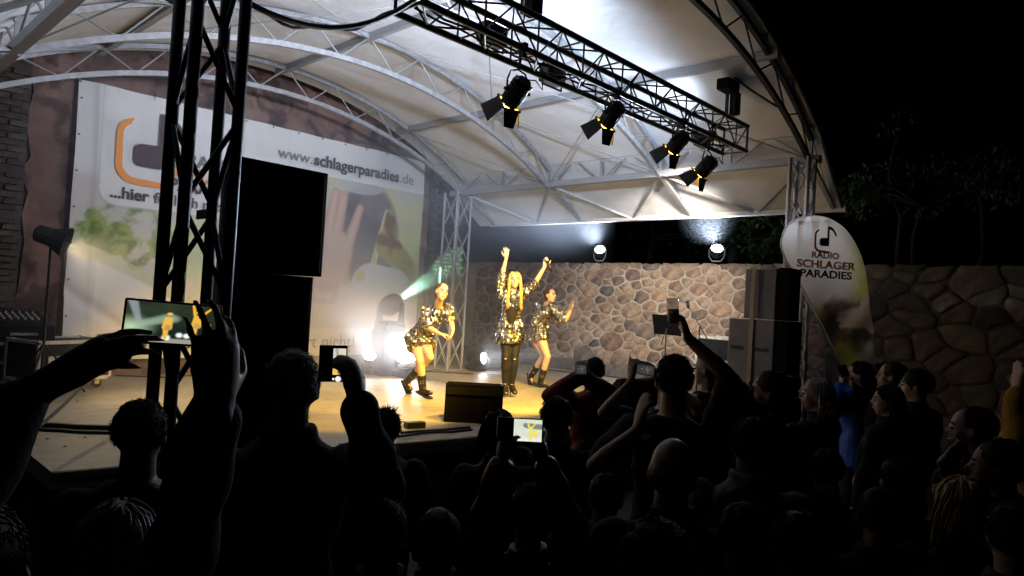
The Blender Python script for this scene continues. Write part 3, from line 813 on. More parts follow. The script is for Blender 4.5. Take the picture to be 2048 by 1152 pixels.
# ------------------------------------------------------------------ loudspeakers
M_grille = mat('speaker_grille_grey', (.13, .135, .15), .42, .5, var=.12, vscale=2, bump=.3, bscale=300)
def cabinet(parent, c, d, Rz, face='y-', name='cabinet', bev=.012):
    R = Matrix.Rotation(Rz, 3, 'Z'); m = MB(); Mt = Matrix.Translation(Vector(c)-Vector((0, 0, d[2]/2))) @ R.to_4x4(); hw_, hd_ = d[0]/2, d[1]/2; m.prism([(-hw_, -hd_), (hw_, -hd_), (hw_-.02, -hd_+.2*d[1]), (hw_*.35, hd_), (-hw_*.35, hd_), (-hw_+.02, -hd_+.2*d[1])], Mt, d[2]); o = m.build(name, M_blackmatt, parent)
    q = MB(); cc = Vector(c)+R @ Vector((0, -d[1]/2-.006, 0)); q.box(cc, (d[0]*.93, .014, d[2]*.93), R, .004); q.build('grille', mat('black_grille', (.01, .01, .011), .5, .3, bump=.3, bscale=300), o)
    for sg in (-1, 1):
        hh = MB(); hh.box(Vector(c)+R @ Vector((sg*(d[0]/2+.003), .04, .0)), (.012, .13, .05), R, .004); hh.build('handle', M_rubber, o)
    return o
# left PA, seen from the audience side, black
pa = thing('speaker_stack', 'tall black speaker stack beside the left lattice tower', 'speaker stack', (1.85, 3.6, 0))
a0 = at(458, 305, Y=3.35); a1 = at(660, 348, Y=3.35)
xa, xb = a0.x+.02, a1.x
zt = (a0.z+a1.z)/2
cabinet(pa, ((xa+xb)/2, 3.62, (2.17+zt)/2), (xb-xa, .5, zt-2.17), 0)
cabinet(pa, ((xa+xb)/2-.025, 3.62, 1.83), (xb-xa-.05, .5, .67), 0)
cabinet(pa, ((xa+xb)/2-.03, 3.63, .75), (xb-xa-.06, .56, 1.48), 0)
# right PA
pr = thing('speaker_stack', 'grey-sided strapped speaker stack beside the right lattice tower', 'speaker stack', (7.27, 3.03, 0))
R_ = Matrix.Rotation(radians(0), 3, 'Z')
def rbox(name, c, d, mt, parent, bev=.012, rz=0):
    m = MB(); m.box(c, d, Matrix.Rotation(radians(rz), 3, 'Z'), bev); return m.build(name, mt, parent)
PC = Vector((7.24, 3.03, 0))
M_side = mat('satin_grey_cabinet', (.14, .145, .165), .4, .3, var=.12, vscale=3, bump=.15, bscale=150)
rbox('top_cabinet', PC+Vector((.0, .03, 2.335)), (.34, .34, .53), M_side, pr)
rbox('front_cabinet', PC+Vector((.0, -.21, 2.34)), (.31, .12, .55), M_blackmatt, pr)
s1 = rbox('middle_cabinet', PC+Vector((-.02, .09, 1.66)), (.38, .50, .80), M_side, pr)
rbox('front_cabinet', PC+Vector((.0, -.23, 1.66)), (.38, .13, .80), M_blackmatt, pr)
rbox('lower_cabinet', PC+Vector((-.02, .08, .63)), (.40, .54, 1.24), M_side, pr)
rbox('front_cabinet', PC+Vector((.0, -.26, .63)), (.40, .13, 1.24), M_blackmatt, pr)
for sg in (-.18, .2):
    rbox('recessed_handle', PC+Vector((-.02, .09, 1.70)) + R_ @ Vector((-.193, sg*.7, .05)), (.010, .14, .04), M_rubber, s1, .004)
m = MB(); d0 = PC + R_ @ Vector((-.228, .08, 0))
m.box(d0+Vector((0, 0, 1.31)), (.012, .045, 2.60), R_); m.build('strap', mat('beige_ratchet_strap', (.36, .30, .24), .8, bump=.4, bscale=90), pr)

def wedge(p0, p1, label, h=.40, dep=.40):
    p0 = Vector(p0); p1 = Vector(p1); u = (p1-p0); w = u.length; u.normalize(); n_ = Vector((-u.y, u.x, 0))
    t = thing('monitor_wedge', label, 'monitor speaker', ((p0+p1)/2), 0, 'floor monitor wedges on the stage edge')
    # tall back towards the audience, sloping face towards the singers
    prof_ = [(0, 0), (0, h), (.08, h), (dep, h*.30), (dep, 0)]
    M = Matrix(((n_.x, 0, u.x, p0.x), (n_.y, 0, u.y, p0.y), (0, 1, 0, p0.z+.004), (0, 0, 0, 1)))
    m = MB(); m.prism(prof_, M, w); m.build('cabinet', M_blackmatt, t)
    m = MB(); m.prism([(.09, h+.004), (.09, h+.012), (dep-.01, h*.30+.024), (dep-.01, h*.30+.014)], M @ Matrix.Translation((0, 0, .02)), w-.04); m.build('grille', mat('black_grille'), t)
    m = MB(); m.box(p0+u*(w/2)-n_*.006+Vector((0, 0, h*.82)), (w*.95, .012, h*.18), Matrix((u, n_, Vector((0, 0, 1)))).transposed()); m.build('back_panel', mat('dull_grey_panel', (.007, .007, .007), .8, spec=.1), t)
    return t
wedge(at(887, 844, Z=SZ), at(1003, 850, Z=SZ), 'black monitor wedge in front of the singer feet')
wedge(at(1238, 838, Z=SZ), at(1322, 832, Z=SZ), 'black monitor wedge half hidden behind the man in the red jacket', .44)

# ------------------------------------------------------------------ flight cases
M_case = mat('black_case_laminate', (.009, .009, .010), .6, spec=.2, var=.2)
M_alu = mat('aluminium_edge', (.66, .64, .60), .4, .25, var=.15, vscale=20)
def flight_case(c, d, rz, label, z0=SZ, casters=True, name='flight_case', body=None, group=None):
    c = Vector(c); R = Matrix.Rotation(rz, 3, 'Z'); t = thing(name, label, 'flight case', (c.x, c.y, z0), 0, group)
    zc = .13 if casters else 0; o_ = Vector((c.x, c.y, z0+zc+d[2]/2))
    m = MB(); m.box(o_, d, R, .004); m.build('body', body or M_case, t)
    hx, hy, hz = d[0]/2, d[1]/2, d[2]/2; e = .017
    m = MB()
    for sx in (-1, 1):
        for sy in (-1, 1): m.box(o_+R @ Vector((sx*hx, sy*hy, 0)), (2*e, 2*e, d[2]+.01), R)
        for sz in (-1, 1): m.box(o_+R @ Vector((sx*hx, 0, sz*hz)), (2*e+.002, d[1], 2*e+.002), R)
    for sy in (-1, 1):
        for sz in (-1, 1): m.box(o_+R @ Vector((0, sy*hy, sz*hz)), (d[0], 2*e+.004, 2*e+.004), R)
    m.build('edging', M_alu, t)
    for sx in (-1, 1):
        for sy in (-1, 1):
            for sz in (-1, 1):
                b = MB(); b.ell(o_+R @ Vector((sx*hx, sy*hy, sz*hz)), .03, None, 8, 6); b.build('ball_corner', M_chrome, t, True)
    for k in (-.28, .28) if d[0] > .5 else (0,):
        b = MB(); b.box(o_+R @ Vector((k*d[0], -hy-.006, 0)), (.16, .014, .12), R, .004); pl = b.build('handle_dish', M_alu, t)
        b = MB(); b.box(o_+R @ Vector((k*d[0], -hy-.014, 0)), (.10, .016, .022), R, .004); b.build('handle', M_rubber, pl)
    if casters:
        for sx in (-1, 1):
            for sy in (-1, 1):
                q = Vector((c.x, c.y, z0))+R @ Vector((sx*(hx-.09), sy*(hy-.08), 0))
                b = MB(); b.tube(q+Vector((0, -.017, .05)), q+Vector((0, .017, .05)), .05, n=14); b.box(q+Vector((0, 0, .115)), (.07, .07, .02)); w_ = b.build('caster', M_rubber, t)
                b = MB(); b.box(q+Vector((0, .022, .08)), (.05, .004, .07)); b.box(q+Vector((0, -.022, .08)), (.05, .004, .07)); b.build('fork', M_chrome, w_)
    return t
fa = at(222, 775, Z=SZ); fb = at(70, 790, Z=SZ)
ang = math.atan2((fa-fb).y, (fa-fb).x); mid = (fa+fb)/2
dr_ = Vector((-sin(ang), cos(ang), 0))
flight_case(mid+dr_*.3, ((fa-fb).length*.95, .55, .42), ang, 'black flight case with metal edges on casters at the left stage side', group='flight cases')
w1 = at(1425, 705, X=10.2)
_p0, _p1 = at(1394, 690, X=9.95), at(1464, 690, X=9.95)
flight_case((10.25, (_p0.y+_p1.y)/2, 0), (abs(_p0.y-_p1.y), .6, at(1430, 676, X=9.95).z-SZ-.13), radians(-90), 'black flight case with white latches left of the right speaker stack', casters=True, group='flight cases', z0=SZ)
flight_case((10.25, at(1502, 690, X=9.95).y, 0), (.5, .6, at(1480, 676, X=9.95).z-SZ), radians(-90), 'upper flight case tight against the right speaker stack', casters=False, group='flight cases', z0=SZ)
mb = MB(); mb.box((9.9, 5.12, SZ+.16), (.34, .26, .30), None, .006); tag(mb.build('cardboard_box', mat('brown_cardboard', (.33, .22, .14), .9, var=.1)), 'small brown cardboard box between the cases and the right speaker stack', 'box')

# backstage clutter at the far left: rack, mixer, small things
rk = thing('equipment_rack', 'dim equipment rack with pale front strips at the left picture edge', 'equipment rack', (1.6, 8.3, SZ))
cc = at(5, 655, Y=9.2); m = MB(); m.box((cc.x, 9.5, SZ+.35), (1.0, .6, .7), None, .01); m.build('body', M_case, rk)
for k in range(6):
    b = MB(); b.box((cc.x+.2*(k % 2), 9.19, SZ+.08+k*.105), (.16+.05*(k % 3), .012, .03)); b.build('front_strip', mat('dull_strip', (.28, .22, .20), .6, var=.2), rk)
mx = thing('mixing_desk', 'small black mixing desk with knobs on the equipment rack', 'mixing desk', (cc.x, 9.4, SZ+.7))
m = MB(); m.prism([(0, 0), (.5, 0), (.5, .14), (0, .05)], Matrix(((0, 0, 1, cc.x-.42), (1, 0, 0, 9.25), (0, 1, 0, SZ+.702), (0, 0, 0, 1))), .84); m.build('body', M_blacksteel, mx)
for k in range(12):
    for j in range(4):
        b = MB(); b.tube((cc.x-.36+k*.065, 9.32+j*.1, SZ+.76+j*.018), (cc.x-.36+k*.065, 9.32+j*.1, SZ+.785+j*.018), .010, n=7); b.build('knob', mat('pale_knob', (.55, .53, .5), .4), mx)

# small lamp on a tall stand at the left
q = SL; ls = thing('stand_lamp', 'small black lamp with shade on a tall stand left of the banner', 'lamp', (q.x, 8.6, SZ))
m = MB(); m.tube((q.x, 8.6, SZ+.25), (q.x, 8.6, q.z-.05), .014)
for k in range(3):
    a = 2*pi*k/3; m.tube((q.x, 8.6, SZ+.55), (q.x+.42*cos(a), 8.6+.42*sin(a), SZ+.012), .011)
m.build('tripod', M_blacksteel, ls)
Rl = look((.75, -.35, -.25)); m = MB(); m.lathe([(.05, -.16), (.09, -.14), (.10, 0), (.17, .15), (.168, .15), (.09, .0), (0, -.02)], TM(q, Rl), 12); m.build('head', M_door, ls)

# ------------------------------------------------------------------ mic stand and music stand at the right
def mic_stand():
    b = at(1392, 760, X=9.6); b = Vector((9.3, b.y*9.3/9.6, SZ)); P = lambda x, y: at(x, y, X=9.3)
    t = thing('microphone_stand', 'black microphone stand with a boom in front of the stone wall', 'microphone stand', (P(1397, 690).x, P(1397, 690).y, SZ))
    y0 = P(1397, 700).y
    m = MB(); m.tube((9.3, y0, SZ+.1), (9.3, y0, P(1397, 652).z), .012)
    for k in range(3):
        a = 2*pi*k/3+.4; m.tube((9.3, y0, SZ+.1), (9.3+.3*cos(a), y0+.3*sin(a), SZ+.01), .01)
    m.build('stand', M_blacksteel, t)
    m = MB(); m.tube(P(1376, 612), P(1416, 680), .009); m.build('boom', M_blacksteel, t)
    m = MB(); m.tube(P(1377, 616), P(1375, 606), .022, .027, n=10); m.ell(P(1375, 604), .028); m.build('microphone', M_blacksteel, t, True)
mic_stand()
def music_stand():
    P = lambda x, y: at(x, y, X=9.9)
    c = P(1333, 656); t = thing('music_stand', 'black music stand with a sloping desk against the stone wall', 'music stand', (c.x, c.y, SZ))
    m = MB(); m.tube((c.x, c.y, SZ+.2), (c.x, c.y, c.z), .012)
    for k in range(3):
        a = 2*pi*k/3; m.tube((c.x, c.y, SZ+.35), (c.x+.3*cos(a), c.y+.3*sin(a), SZ+.01), .009)
    m.tube(c, P(1322, 690), .008); m.build('stand', M_blacksteel, t)
    m = MB(); m.box(c+Vector((0, 0, .05)), (.02, .5, .34), Matrix.Rotation(radians(-18), 3, 'Y'), .003); m.build('desk', M_blackmatt, t)
music_stand()
# marks on the floor: tape crosses
for i, (x, y) in enumerate([(930, 812), (1120, 822), (720, 800)]):
    p = at(x, y, Z=SZ); m = MB(); m.box(p+Vector((0, 0, .004)), (.16, .03, .003)); m.box(p+Vector((0, 0, .0075)), (.03, .16, .003)); tag(m.build('tape_cross', mat('white_gaffer_tape', (.30, .28, .25), .7)), 'short tape cross on the stage floor '+['behind the front wedge', 'right of the singer', 'left of the left dancer'][i], 'tape mark', 'tape marks on the stage')
# small outlet lights at the wall foot
for (x, y), l in (((1384, 745), 'tiny bright outlet lamp low on the wall foot behind the phones'),):
    p = at(x, y, X=10.86); m = MB(); m.box(p, (.03, .07, .05)); tag(m.build('outlet_lamp', mat('small_white_glow', (.8, .8, .8), .4, emit=(1, .95, .85), estr=2)), l, 'lamp')

# ------------------------------------------------------------------ cables on the floor
rr = random.Random(4)
def floor_cable(pts, r, label, n=40):
    P = [at(x, y, Z=SZ) for x, y in pts]; out = []
    for i in range(len(P)-1):
        k_ = max(2, int((P[i+1]-P[i]).length/.12))
        for k in range(k_):
            q = P[i].lerp(P[i+1], k/k_); q += Vector((rr.uniform(-.012, .012), rr.uniform(-.012, .012), 0)); q.z = SZ+r; out.append(q)
    m = MB(); m.path(out, r, 6); return tag(m.build('floor_cable', M_rubber, None, True), label, 'cable', 'cables lying on the stage')
floor_cable([(10, 850), (150, 858), (300, 861), (420, 858), (560, 852)], .022, 'thickest black cable crossing the left stage front')
floor_cable([(30, 860), (180, 868), (320, 868), (470, 866)], .014, 'thinner black cable just in front of the thickest one')
floor_cable([(800, 868), (880, 862), (960, 855)], .012, 'black cable along the stage edge by the wedge, rearmost')
floor_cable([(795, 876), (850, 868), (905, 866), (965, 860)], .012, 'black cable along the stage edge by the wedge, frontmost')
floor_cable([(230, 752), (330, 756), (470, 745)], .01, 'thin cable behind the flight case at the left')
floor_cable([(640, 752), (760, 742), (880, 745), (960, 750)], .010, 'thin cable behind the left dancer')
floor_cable([(640, 742), (800, 748), (900, 738), (1010, 737)], .008, 'thin cable at the banner foot')
floor_cable([(1090, 740), (1200, 752), (1300, 764)], .01, 'thin cable along the stone wall foot')
m = MB(); p = at(829, 856, Z=SZ); m.box(p+Vector((0, 0, .03)), (.20, .09, .06), Matrix.Rotation(-.2, 3, 'Z'), .008)
tag(m.build('socket_strip', M_rubber), 'black socket block on the stage edge left of the wedge', 'socket')
# slanting cable at the left front
m = MB(); a = at(30, 890, D=4.2); b = at(207, 722, D=6.3); m.path([a.lerp(b, t)+Vector((0, 0, -.05*sin(pi*t))) for t in np.linspace(0, 1, 12)], .014, 6)
tag(m.build('power_cable', M_rubber, None, True), 'black cable rising slantwise across the left flight case', 'cable')

# ------------------------------------------------------------------ bottle
M_pet = mat('clear_bottle_plastic', (.8, .84, .87), .08, alpha=.38)
p = at(48, 876, Z=SZ); bt = thing('water_bottle', 'half-full clear plastic water bottle on the left stage floor', 'bottle', p)
m = MB(); m.lathe([(0, .0), (.032, .002), (.036, .02), (.033, .05), (.036, .08), (.033, .11), (.036, .14), (.034, .17), (.018, .205), (.014, .21), (.014, .222)], Matrix.Translation(p+Vector((0, 0, .004))), 18); m.build('bottle_body', M_pet, bt, True)
m = MB(); m.lathe([(0, .222), (.017, .222), (.017, .243), (0, .243)], Matrix.Translation(p+Vector((0, 0, .004))), 14); m.build('cap', mat('blue_cap', (.06, .12, .3), .4), bt)
# dry leaves / scraps on the floor
for i, (x, y) in enumerate([(155, 805), (170, 878), (95, 880), (370, 835), (130, 896), (640, 880), (700, 820)]):
    p = at(x, y, Z=SZ); m = MB(); r_ = random.Random(i); s_ = .02
    m.add([p+Vector((-s_, 0, .004)), p+Vector((0, -s_*.5, .012)), p+Vector((s_, 0, .006)), p+Vector((0, s_*.5, .02)), p+Vector((0, 0, .004))], [(0, 1, 2, 3), (0, 4, 2)])
    o = tag(m.build('dry_leaf', mat('dry_leaf_brown', (.10, .07, .04), .8)), 'small dry leaf on the stage floor, '+['before the flight case casters', 'right of the slanting cable', 'by the water bottle', 'below the sideways smartphone', 'nearest the stage corner', 'left of the curly-haired person', 'behind the upright smartphone'][i], 'leaf', 'dry leaves on the stage floor')

# ------------------------------------------------------------------ banner
M_print = vcol_mat('banner_print', rough=.55)
def N(u, v, s, seed=0, oct=4):
    rs = np.random.RandomState(seed); out = 0; amp = 1; tot = 0
    for o in range(oct):
        G = rs.rand(64, 64); x = u*s*2**o+17.3; y = v*s*2**o+9.1
        xi = np.floor(x).astype(int); yi = np.floor(y).astype(int); fx = x-xi; fy = y-yi; fx = fx*fx*(3-2*fx); fy = fy*fy*(3-2*fy)
        g = lambda a, b: G[(a) % 64, (b) % 64]
        out = out+amp*((g(xi, yi)*(1-fx)+g(xi+1, yi)*fx)*(1-fy)+(g(xi, yi+1)*(1-fx)+g(xi+1, yi+1)*fx)*fy); tot += amp; amp *= .5
    return out/tot
def sst(a, b, x): t = np.clip((x-a)/(b-a), 0, 1); return t*t*(3-2*t)
def mixc(A, B, t): return A*(1-t[..., None])+B*t[..., None]
def cst(U, c): return np.ones(U.shape+(3,))*np.array(c)
def caps(U, V, a, b, r0, r1):
    ax, ay = a; bx, by = b; dx, dy = bx-ax, by-ay; t = np.clip(((U-ax)*dx+(V-ay)*dy)/(dx*dx+dy*dy), 0, 1)
    return np.hypot(U-ax-t*dx, V-ay-t*dy) - (r0+(r1-r0)*t)
BX0, BX1, BZ0, BZ1 = 2.42, 8.05, 1.02, 4.58; BY = 9.985
BW, BH = BX1-BX0, BZ1-BZ0
def bpix(x, y):
    q = at(x, y, Y=BY); return (q.x-BX0, q.z-BZ0)
def banner_fn(U, V):
    C = cst(U, (.74, .73, .72))
    # blurred meadow: left picture
    n1 = N(U, V, 1.1, 1); n2 = N(U, V, 3.2, 2, 5); n3 = N(U, V, 9, 3, 3)
    pic = mixc(cst(U, (.62, .58, .56)), cst(U, (.60, .64, .38)), sst(.42, .62, n1))
    gx, gy = bpix(250, 465)
    leafm = np.exp(-(((U-gx)/.75)**2+((V-gy)/.55)**2))
    lf = sst(.50, .57, n2*.55+leafm*.42)
    pic = mixc(pic, mixc(cst(U, (.12, .21, .015)), cst(U, (.30, .40, .06)), sst(.4, .6, n3)), lf*.92)
    zt = bpix(160, 330)[1]
    inpic = sst(0, .18, zt-V+.0)*1.0
    C = mixc(C, pic, inpic)
    # white swoosh at the lower left
    x0, y0 = bpix(130, 470); x1, y1 = bpix(305, 565); 
    ln = y0+(y1-y0)*(U-x0)/(x1-x0) + .10*np.sin((U-x0)*1.6)
    C = mixc(C, cst(U, (.56, .60, .36)), sst(-.02, .02, ln-V)*sst(-.35, -.28, V-ln+.0)*.7*(U < 3.2))
    C = mixc(C, cst(U, (.76, .75, .74)), sst(.14, .20, ln-V)*(U < 3.6))
    # right photograph: dark hair / jacket, hand with spread fingers, yellow blur, profile of a woman
    rx0 = bpix(655, 500)[0]-1.4
    top = bpix(760, 375)[1]+.02
    R_ = (U > rx0) & (V < top)
    ph = mixc(cst(U, (.52, .50, .47)), cst(U, (.56, .55, .30)), sst(.40, .62, N(U, V, 1.3, 5)))
    def P(x, y): return bpix(x, y)
    hx, hy = P(735, 470)
    dark = sst(0, .12, -(np.hypot((U-hx)/1.0, (V-hy)/1.35)-.72))
    ph = mixc(ph, mixc(cst(U, (.10, .085, .085)), cst(U, (.26, .22, .22)), N(U, V, 4, 6)), dark)
    hw, hwy = P(720, 372); cap_ = sst(0, .05, -(np.hypot((U-hw)/1.2, (V-hwy)/.35)-.42))
    ph = mixc(ph, cst(U, (.50, .50, .50)), cap_*.8)
    skin = cst(U, (.66, .47, .38)); sk2 = cst(U, (.52, .33, .26))
    hand = np.minimum.reduce([caps(U, V, P(688, 392), P(668, 480), .085, .12), caps(U, V, P(672, 385), P(655, 470), .085, .12), caps(U, V, P(721, 417), P(694, 490), .075, .11),
                              caps(U, V, P(668, 500), P(655, 610), .36, .30), caps(U, V, P(640, 400), P(640, 500), .09, .13)])
    sh = sst(-.10, 0, hand)
    ph = mixc(ph, mixc(skin, sk2, sh), sst(.02, -.02, hand))
    # yellow band and hair at the right
    bnd = np.abs(caps(U, V, P(775, 425), P(742, 540), .02, .03))
    ph = mixc(ph, cst(U, (.62, .58, .30)), sst(.05, .01, bnd))
    wo = np.minimum.reduce([caps(U, V, P(782, 430), P(778, 480), .10, .17), caps(U, V, P(775, 490), P(810, 530), .26, .20), caps(U, V, P(820, 545), P(822, 550), .16, .10)])
    ph = mixc(ph, mixc(cst(U, (.20, .11, .07)), cst(U, (.36, .30, .10)), sst(.35, .6, N(U, V, 5, 8))), sst(.03, -.03, wo))
    # pale rounded speech field
    wf = np.minimum.reduce([caps(U, V, P(740, 570), P(790, 575), .38, .33), caps(U, V, P(700, 610), P(820, 625), .36, .3), caps(U, V, P(640, 680), P(830, 700), .62, .62)])
    ph = mixc(ph, cst(U, (.60, .58, .60)), sst(.015, -.015, wf))
    sx, sy = P(720, 552); ph = mixc(ph, cst(U, (.58, .46, .18)), sst(0, .03, .11-np.hypot(U-sx, V-sy)))
    sx, sy = P(640, 586); ph = mixc(ph, cst(U, (.40, .33, .42)), (((np.abs(U-sx) < .34) & (np.abs(V-sy) < .17))*1.0)*.8)
    C = mixc(C, ph, R_*1.0)
    # horizontal thin line above the slogan, white foot
    yb_ = P(700, 655)[1]; C = mixc(C, cst(U, (.74, .73, .74)), ((V < yb_) & (U > rx0))*1.0)
    C = mixc(C, cst(U, (.35, .33, .38)), ((np.abs(V-yb_) < .012) & (U > rx0))*.7)
    # white logo card
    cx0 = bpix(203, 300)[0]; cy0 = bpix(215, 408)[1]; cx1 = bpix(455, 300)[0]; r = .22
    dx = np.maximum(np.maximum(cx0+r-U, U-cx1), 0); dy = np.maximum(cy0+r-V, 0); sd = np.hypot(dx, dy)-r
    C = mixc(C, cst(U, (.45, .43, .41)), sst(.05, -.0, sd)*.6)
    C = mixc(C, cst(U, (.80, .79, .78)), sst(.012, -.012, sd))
    # weld seams
    for s_ in (bpix(215, 180)[0], 2.9, 4.6): C = C*(1-.10*np.exp(-((U-s_)/.012)**2))[..., None]
    return C
def banner_disp(U, V):
    x, y = bpix(215, 180)
    d = .014*np.sin(U*9+V*1.3)*np.exp(-((BH-V)/.9)) + .02*np.exp(-((U-x+.02*V)/.05)**2)*.7
    d = d + .03*np.sin((U*1.2+V)*5)*np.exp(-(U/1.0))*np.exp(-(V/1.3)) + .012*np.sin(U*2.1+V*3) - .03*np.exp(-((U*.7+V-.9)/.10)**2)*(U < 2)
    return d
ban = thing('banner', 'big white printed advertising banner with green leaves and a waving hand', 'banner', (BX0, BY, BZ0))
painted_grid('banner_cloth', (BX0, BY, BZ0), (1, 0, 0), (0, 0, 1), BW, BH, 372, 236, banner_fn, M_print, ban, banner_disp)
M_ink = mat('dark_brown_ink', (.05, .038, .038), .6); M_ink2 = mat('grey_ink', (.16, .145, .145), .6); M_orange = mat('orange_ink', (.95, .34, .05), .6); M_inkw = mat('pale_ink', (.7, .66, .7), .6)
M_brown = mat('dark_maroon_ink', (.065, .03, .032), .6)
UX, UZ = (1, 0, 0), (0, 0, 1); YT = BY-.036
def flat(name, pts, mt, parent, y=YT, th=.0015):
    m = MB(); m.prism(pts, Matrix(((1, 0, 0, 0), (0, 0, -1, y), (0, 1, 0, 0), (0, 0, 0, 1))), th); return m.build(name, mt, parent)
def note_logo(O, ux, uy, s, parent, mnote, mor, th=.0015, flagged=True, fade=None):
    """rounded open square, note with square head; unit box 1 x 1"""
    ux = Vector(ux); uy = Vector(uy); n_ = ux.cross(uy)
    M = Matrix(((ux.x, uy.x, n_.x, O[0]), (ux.y, uy.y, n_.y, O[1]), (ux.z, uy.z, n_.z, O[2]), (0, 0, 0, 1))) @ Matrix.Diagonal((s, s, 1, 1))
    def arc(cx, cy, r, a0, a1, n=8): return [(cx+r*cos(radians(a0+(a1-a0)*k/n)), cy+r*sin(radians(a0+(a1-a0)*k/n))) for k in range(n+1)]
    # open bracket: tapering strip down the left and along the bottom
    outer = arc(.26, .70, .26, 95, 180) + arc(.30, .22, .30, 180, 270) + [(.80, -.08)]
    inner = [(.80, .0)] + list(reversed(arc(.32, .24, .22, 180, 270))) + list(reversed(arc(.26, .70, .17, 115, 180)))
    m = MB(); m.prism(outer+inner, M, th); m.build('logo_bracket', mor, parent)
    head = arc(.37, .33, .11, 180, 270) + arc(.64, .30, .08, 270, 360) + [(.72, .60)] + arc(.38, .46, .12, 90, 180)
    m = MB(); m.prism(head, M, th*1.2); m.build('logo_note_head', mnote, parent)
    m = MB(); m.prism([(.62, .50), (.72, .50), (.72, 1.12), (.62, 1.12)], M @ Matrix.Translation((0, 0, th*.3)), th); m.build('logo_note_stem', mnote, parent)
    fl = [(.71, 1.12), (.71, .98)] + [(.71+.30*t, .98-.02*t-.26*t**2.2) for t in (.2, .4, .6, .8, 1)] + [(1.06, .66)] + [(.71+.36*t, 1.12-.06*t-.28*t**2.4) for t in (1, .8, .6, .4, .2)]
    m = MB(); m.prism(fl, M @ Matrix.Translation((0, 0, th*.4)), th); m.build('logo_note_flag', mnote, parent)
a = at(228, 352, Y=YT); b = at(310, 235, Y=YT)
note_logo((a.x, YT, a.z+.0), UX, UZ, .84, ban, M_brown, M_orange)
a = at(345, 318, Y=YT)
def btext(s, x, y, size, mt, bold=0, sx=1.0):
    a = at(x, y, Y=YT); return text('lettering', s, (a.x, YT, a.z), UX, UZ, size, mt, ban, bold, sx)
btext('RADIO', 374, 331, .24, M_ink2, .006, 1.0)
btext('SCHLAGER', 338, 352, .235, M_orange, .008, .95)
btext('PARADIES', 338, 378, .235, M_ink, .008, .95)
th = btext('...hier', 219, 393, .21, M_ink, .006, 1.0)
text('lettering', 'fühl ich mich wohl', (max(v.co.x for v in th.data.vertices)+.06, YT, at(219, 393, Y=YT).z), UX, UZ, .205, M_ink, ban, .002, 1.0)
t1 = btext('www.', 556, 314, .255, M_ink2, -.001, 1.0)
x_end = max((v.co.x for v in t1.data.vertices))
zb = at(556, 314, Y=YT).z
KW = 1.0
t2 = text('lettering', 'schlagerparadies', (x_end+.03, YT, zb), UX, UZ, .258, M_ink, ban, .007, 1.0)
x_end2 = max((v.co.x for v in t2.data.vertices))
text('lettering', '.de', (x_end2+.02, YT, zb), UX, UZ, .258, M_ink2, ban, 0, 1.0)
print('www', x_end, x_end2, 'want', at(619, 325, Y=YT).x, at(793, 365, Y=YT).x, at(820, 370, Y=YT).x)
t3 = btext('vergisst du das so leicht', 300, 700, .27, M_ink, 0)
a = at(710, 694, Y=YT); t4 = text('lettering', 'Das vergisst man garantiert nicht!', (a.x, YT, a.z), UX, UZ, .29, M_ink, ban, .0, 1.0, 'RIGHT')
bpy.data.objects.remove(t3)
a = at(663, 596, Y=YT); text('lettering', 'Empfang', (a.x, YT, a.z), UX, UZ, .21, M_inkw, ban, .0, 1.0, 'RIGHT')
for k in range(14):
    x = BX0+.03+k*(BW-.06)/13
    m = MB(); m.tube((x, YT+.01, BZ1-.03), (x, YT+.02, BZ1-.03), .014, n=8); m.build('eyelet', M_chrome, ban)
    if k % 2 == 0: rod('tie', (x, YT+.015, BZ1-.03), (x+.01, YW-.02, BZ1+.09), .006, M_rubber, ban)
for k in range(8):
    m = MB(); zz = BZ0+.1+k*.46; m.tube((BX0+.03, YT+.01, zz), (BX0+.03, YT+.02, zz), .012, n=8); m.build('eyelet', M_rubber, ban)

# ------------------------------------------------------------------ teardrop flag by the right tower
FD = 7.75
flag = thing('teardrop_flag', 'white teardrop flag with radio lettering and a music note', 'flag', at(1700, 780, D=FD)*1)
Fo = at(1650, 560, D=FD); fu = Vector((sin(radians(30)), -cos(radians(30)), 0)).normalized(); fu = (CR-Vector((0, 0, CR.z))).normalized()
fu = Matrix.Rotation(radians(8), 3, 'Z') @ fu; fz = Vector((0, 0, 1)); fn = fu.cross(fz)   # towards viewer?
if fn.dot(CAM-Fo) < 0: fn = -fn
def fpl(x, y):   # pixel on the flag plane -> (u, v)
    d = at(x, y, D=1)-CAM; t = (Fo-CAM).dot(fn)/d.dot(fn); q = CAM+d*t-Fo; return (q.dot(fu), q.z)
out = [(1563, 490), (1566, 470), (1576, 450), (1598, 437), (1632, 433), (1665, 441), (1693, 460), (1715, 492), (1730, 530), (1738, 575), (1743, 640), (1748, 700), (1750, 780), (1745, 850), (1722, 810), (1700, 760), (1672, 705), (1640, 640), (1612, 590), (1590, 550), (1572, 520)]
ou = [fpl(*p) for p in out]
def crom(P, k=5):
    R = []
    n = len(P)
    for i in range(n):
        p0, p1, p2, p3 = P[i-1], P[i], P[(i+1) % n], P[(i+2) % n]
        for j in range(k):
            t = j/k; R.append(tuple(.5*((2*p1[a])+(-p0[a]+p2[a])*t+(2*p0[a]-5*p1[a]+4*p2[a]-p3[a])*t*t+(-p0[a]+3*p1[a]-3*p2[a]+p3[a])*t**3) for a in (0, 1)))
    return R
ou = crom(ou, 4)
def span(v):
    xs_ = []
    for i in range(len(ou)):
        a, b = ou[i], ou[(i+1) % len(ou)]
        if (a[1]-v)*(b[1]-v) <= 0 and a[1] != b[1]: xs_.append(a[0]+(b[0]-a[0])*(v-a[1])/(b[1]-a[1]))
    return (min(xs_), max(xs_)) if len(xs_) > 1 else None
vmin = min(p[1] for p in ou)+.004; vmax = max(p[1] for p in ou)-.003
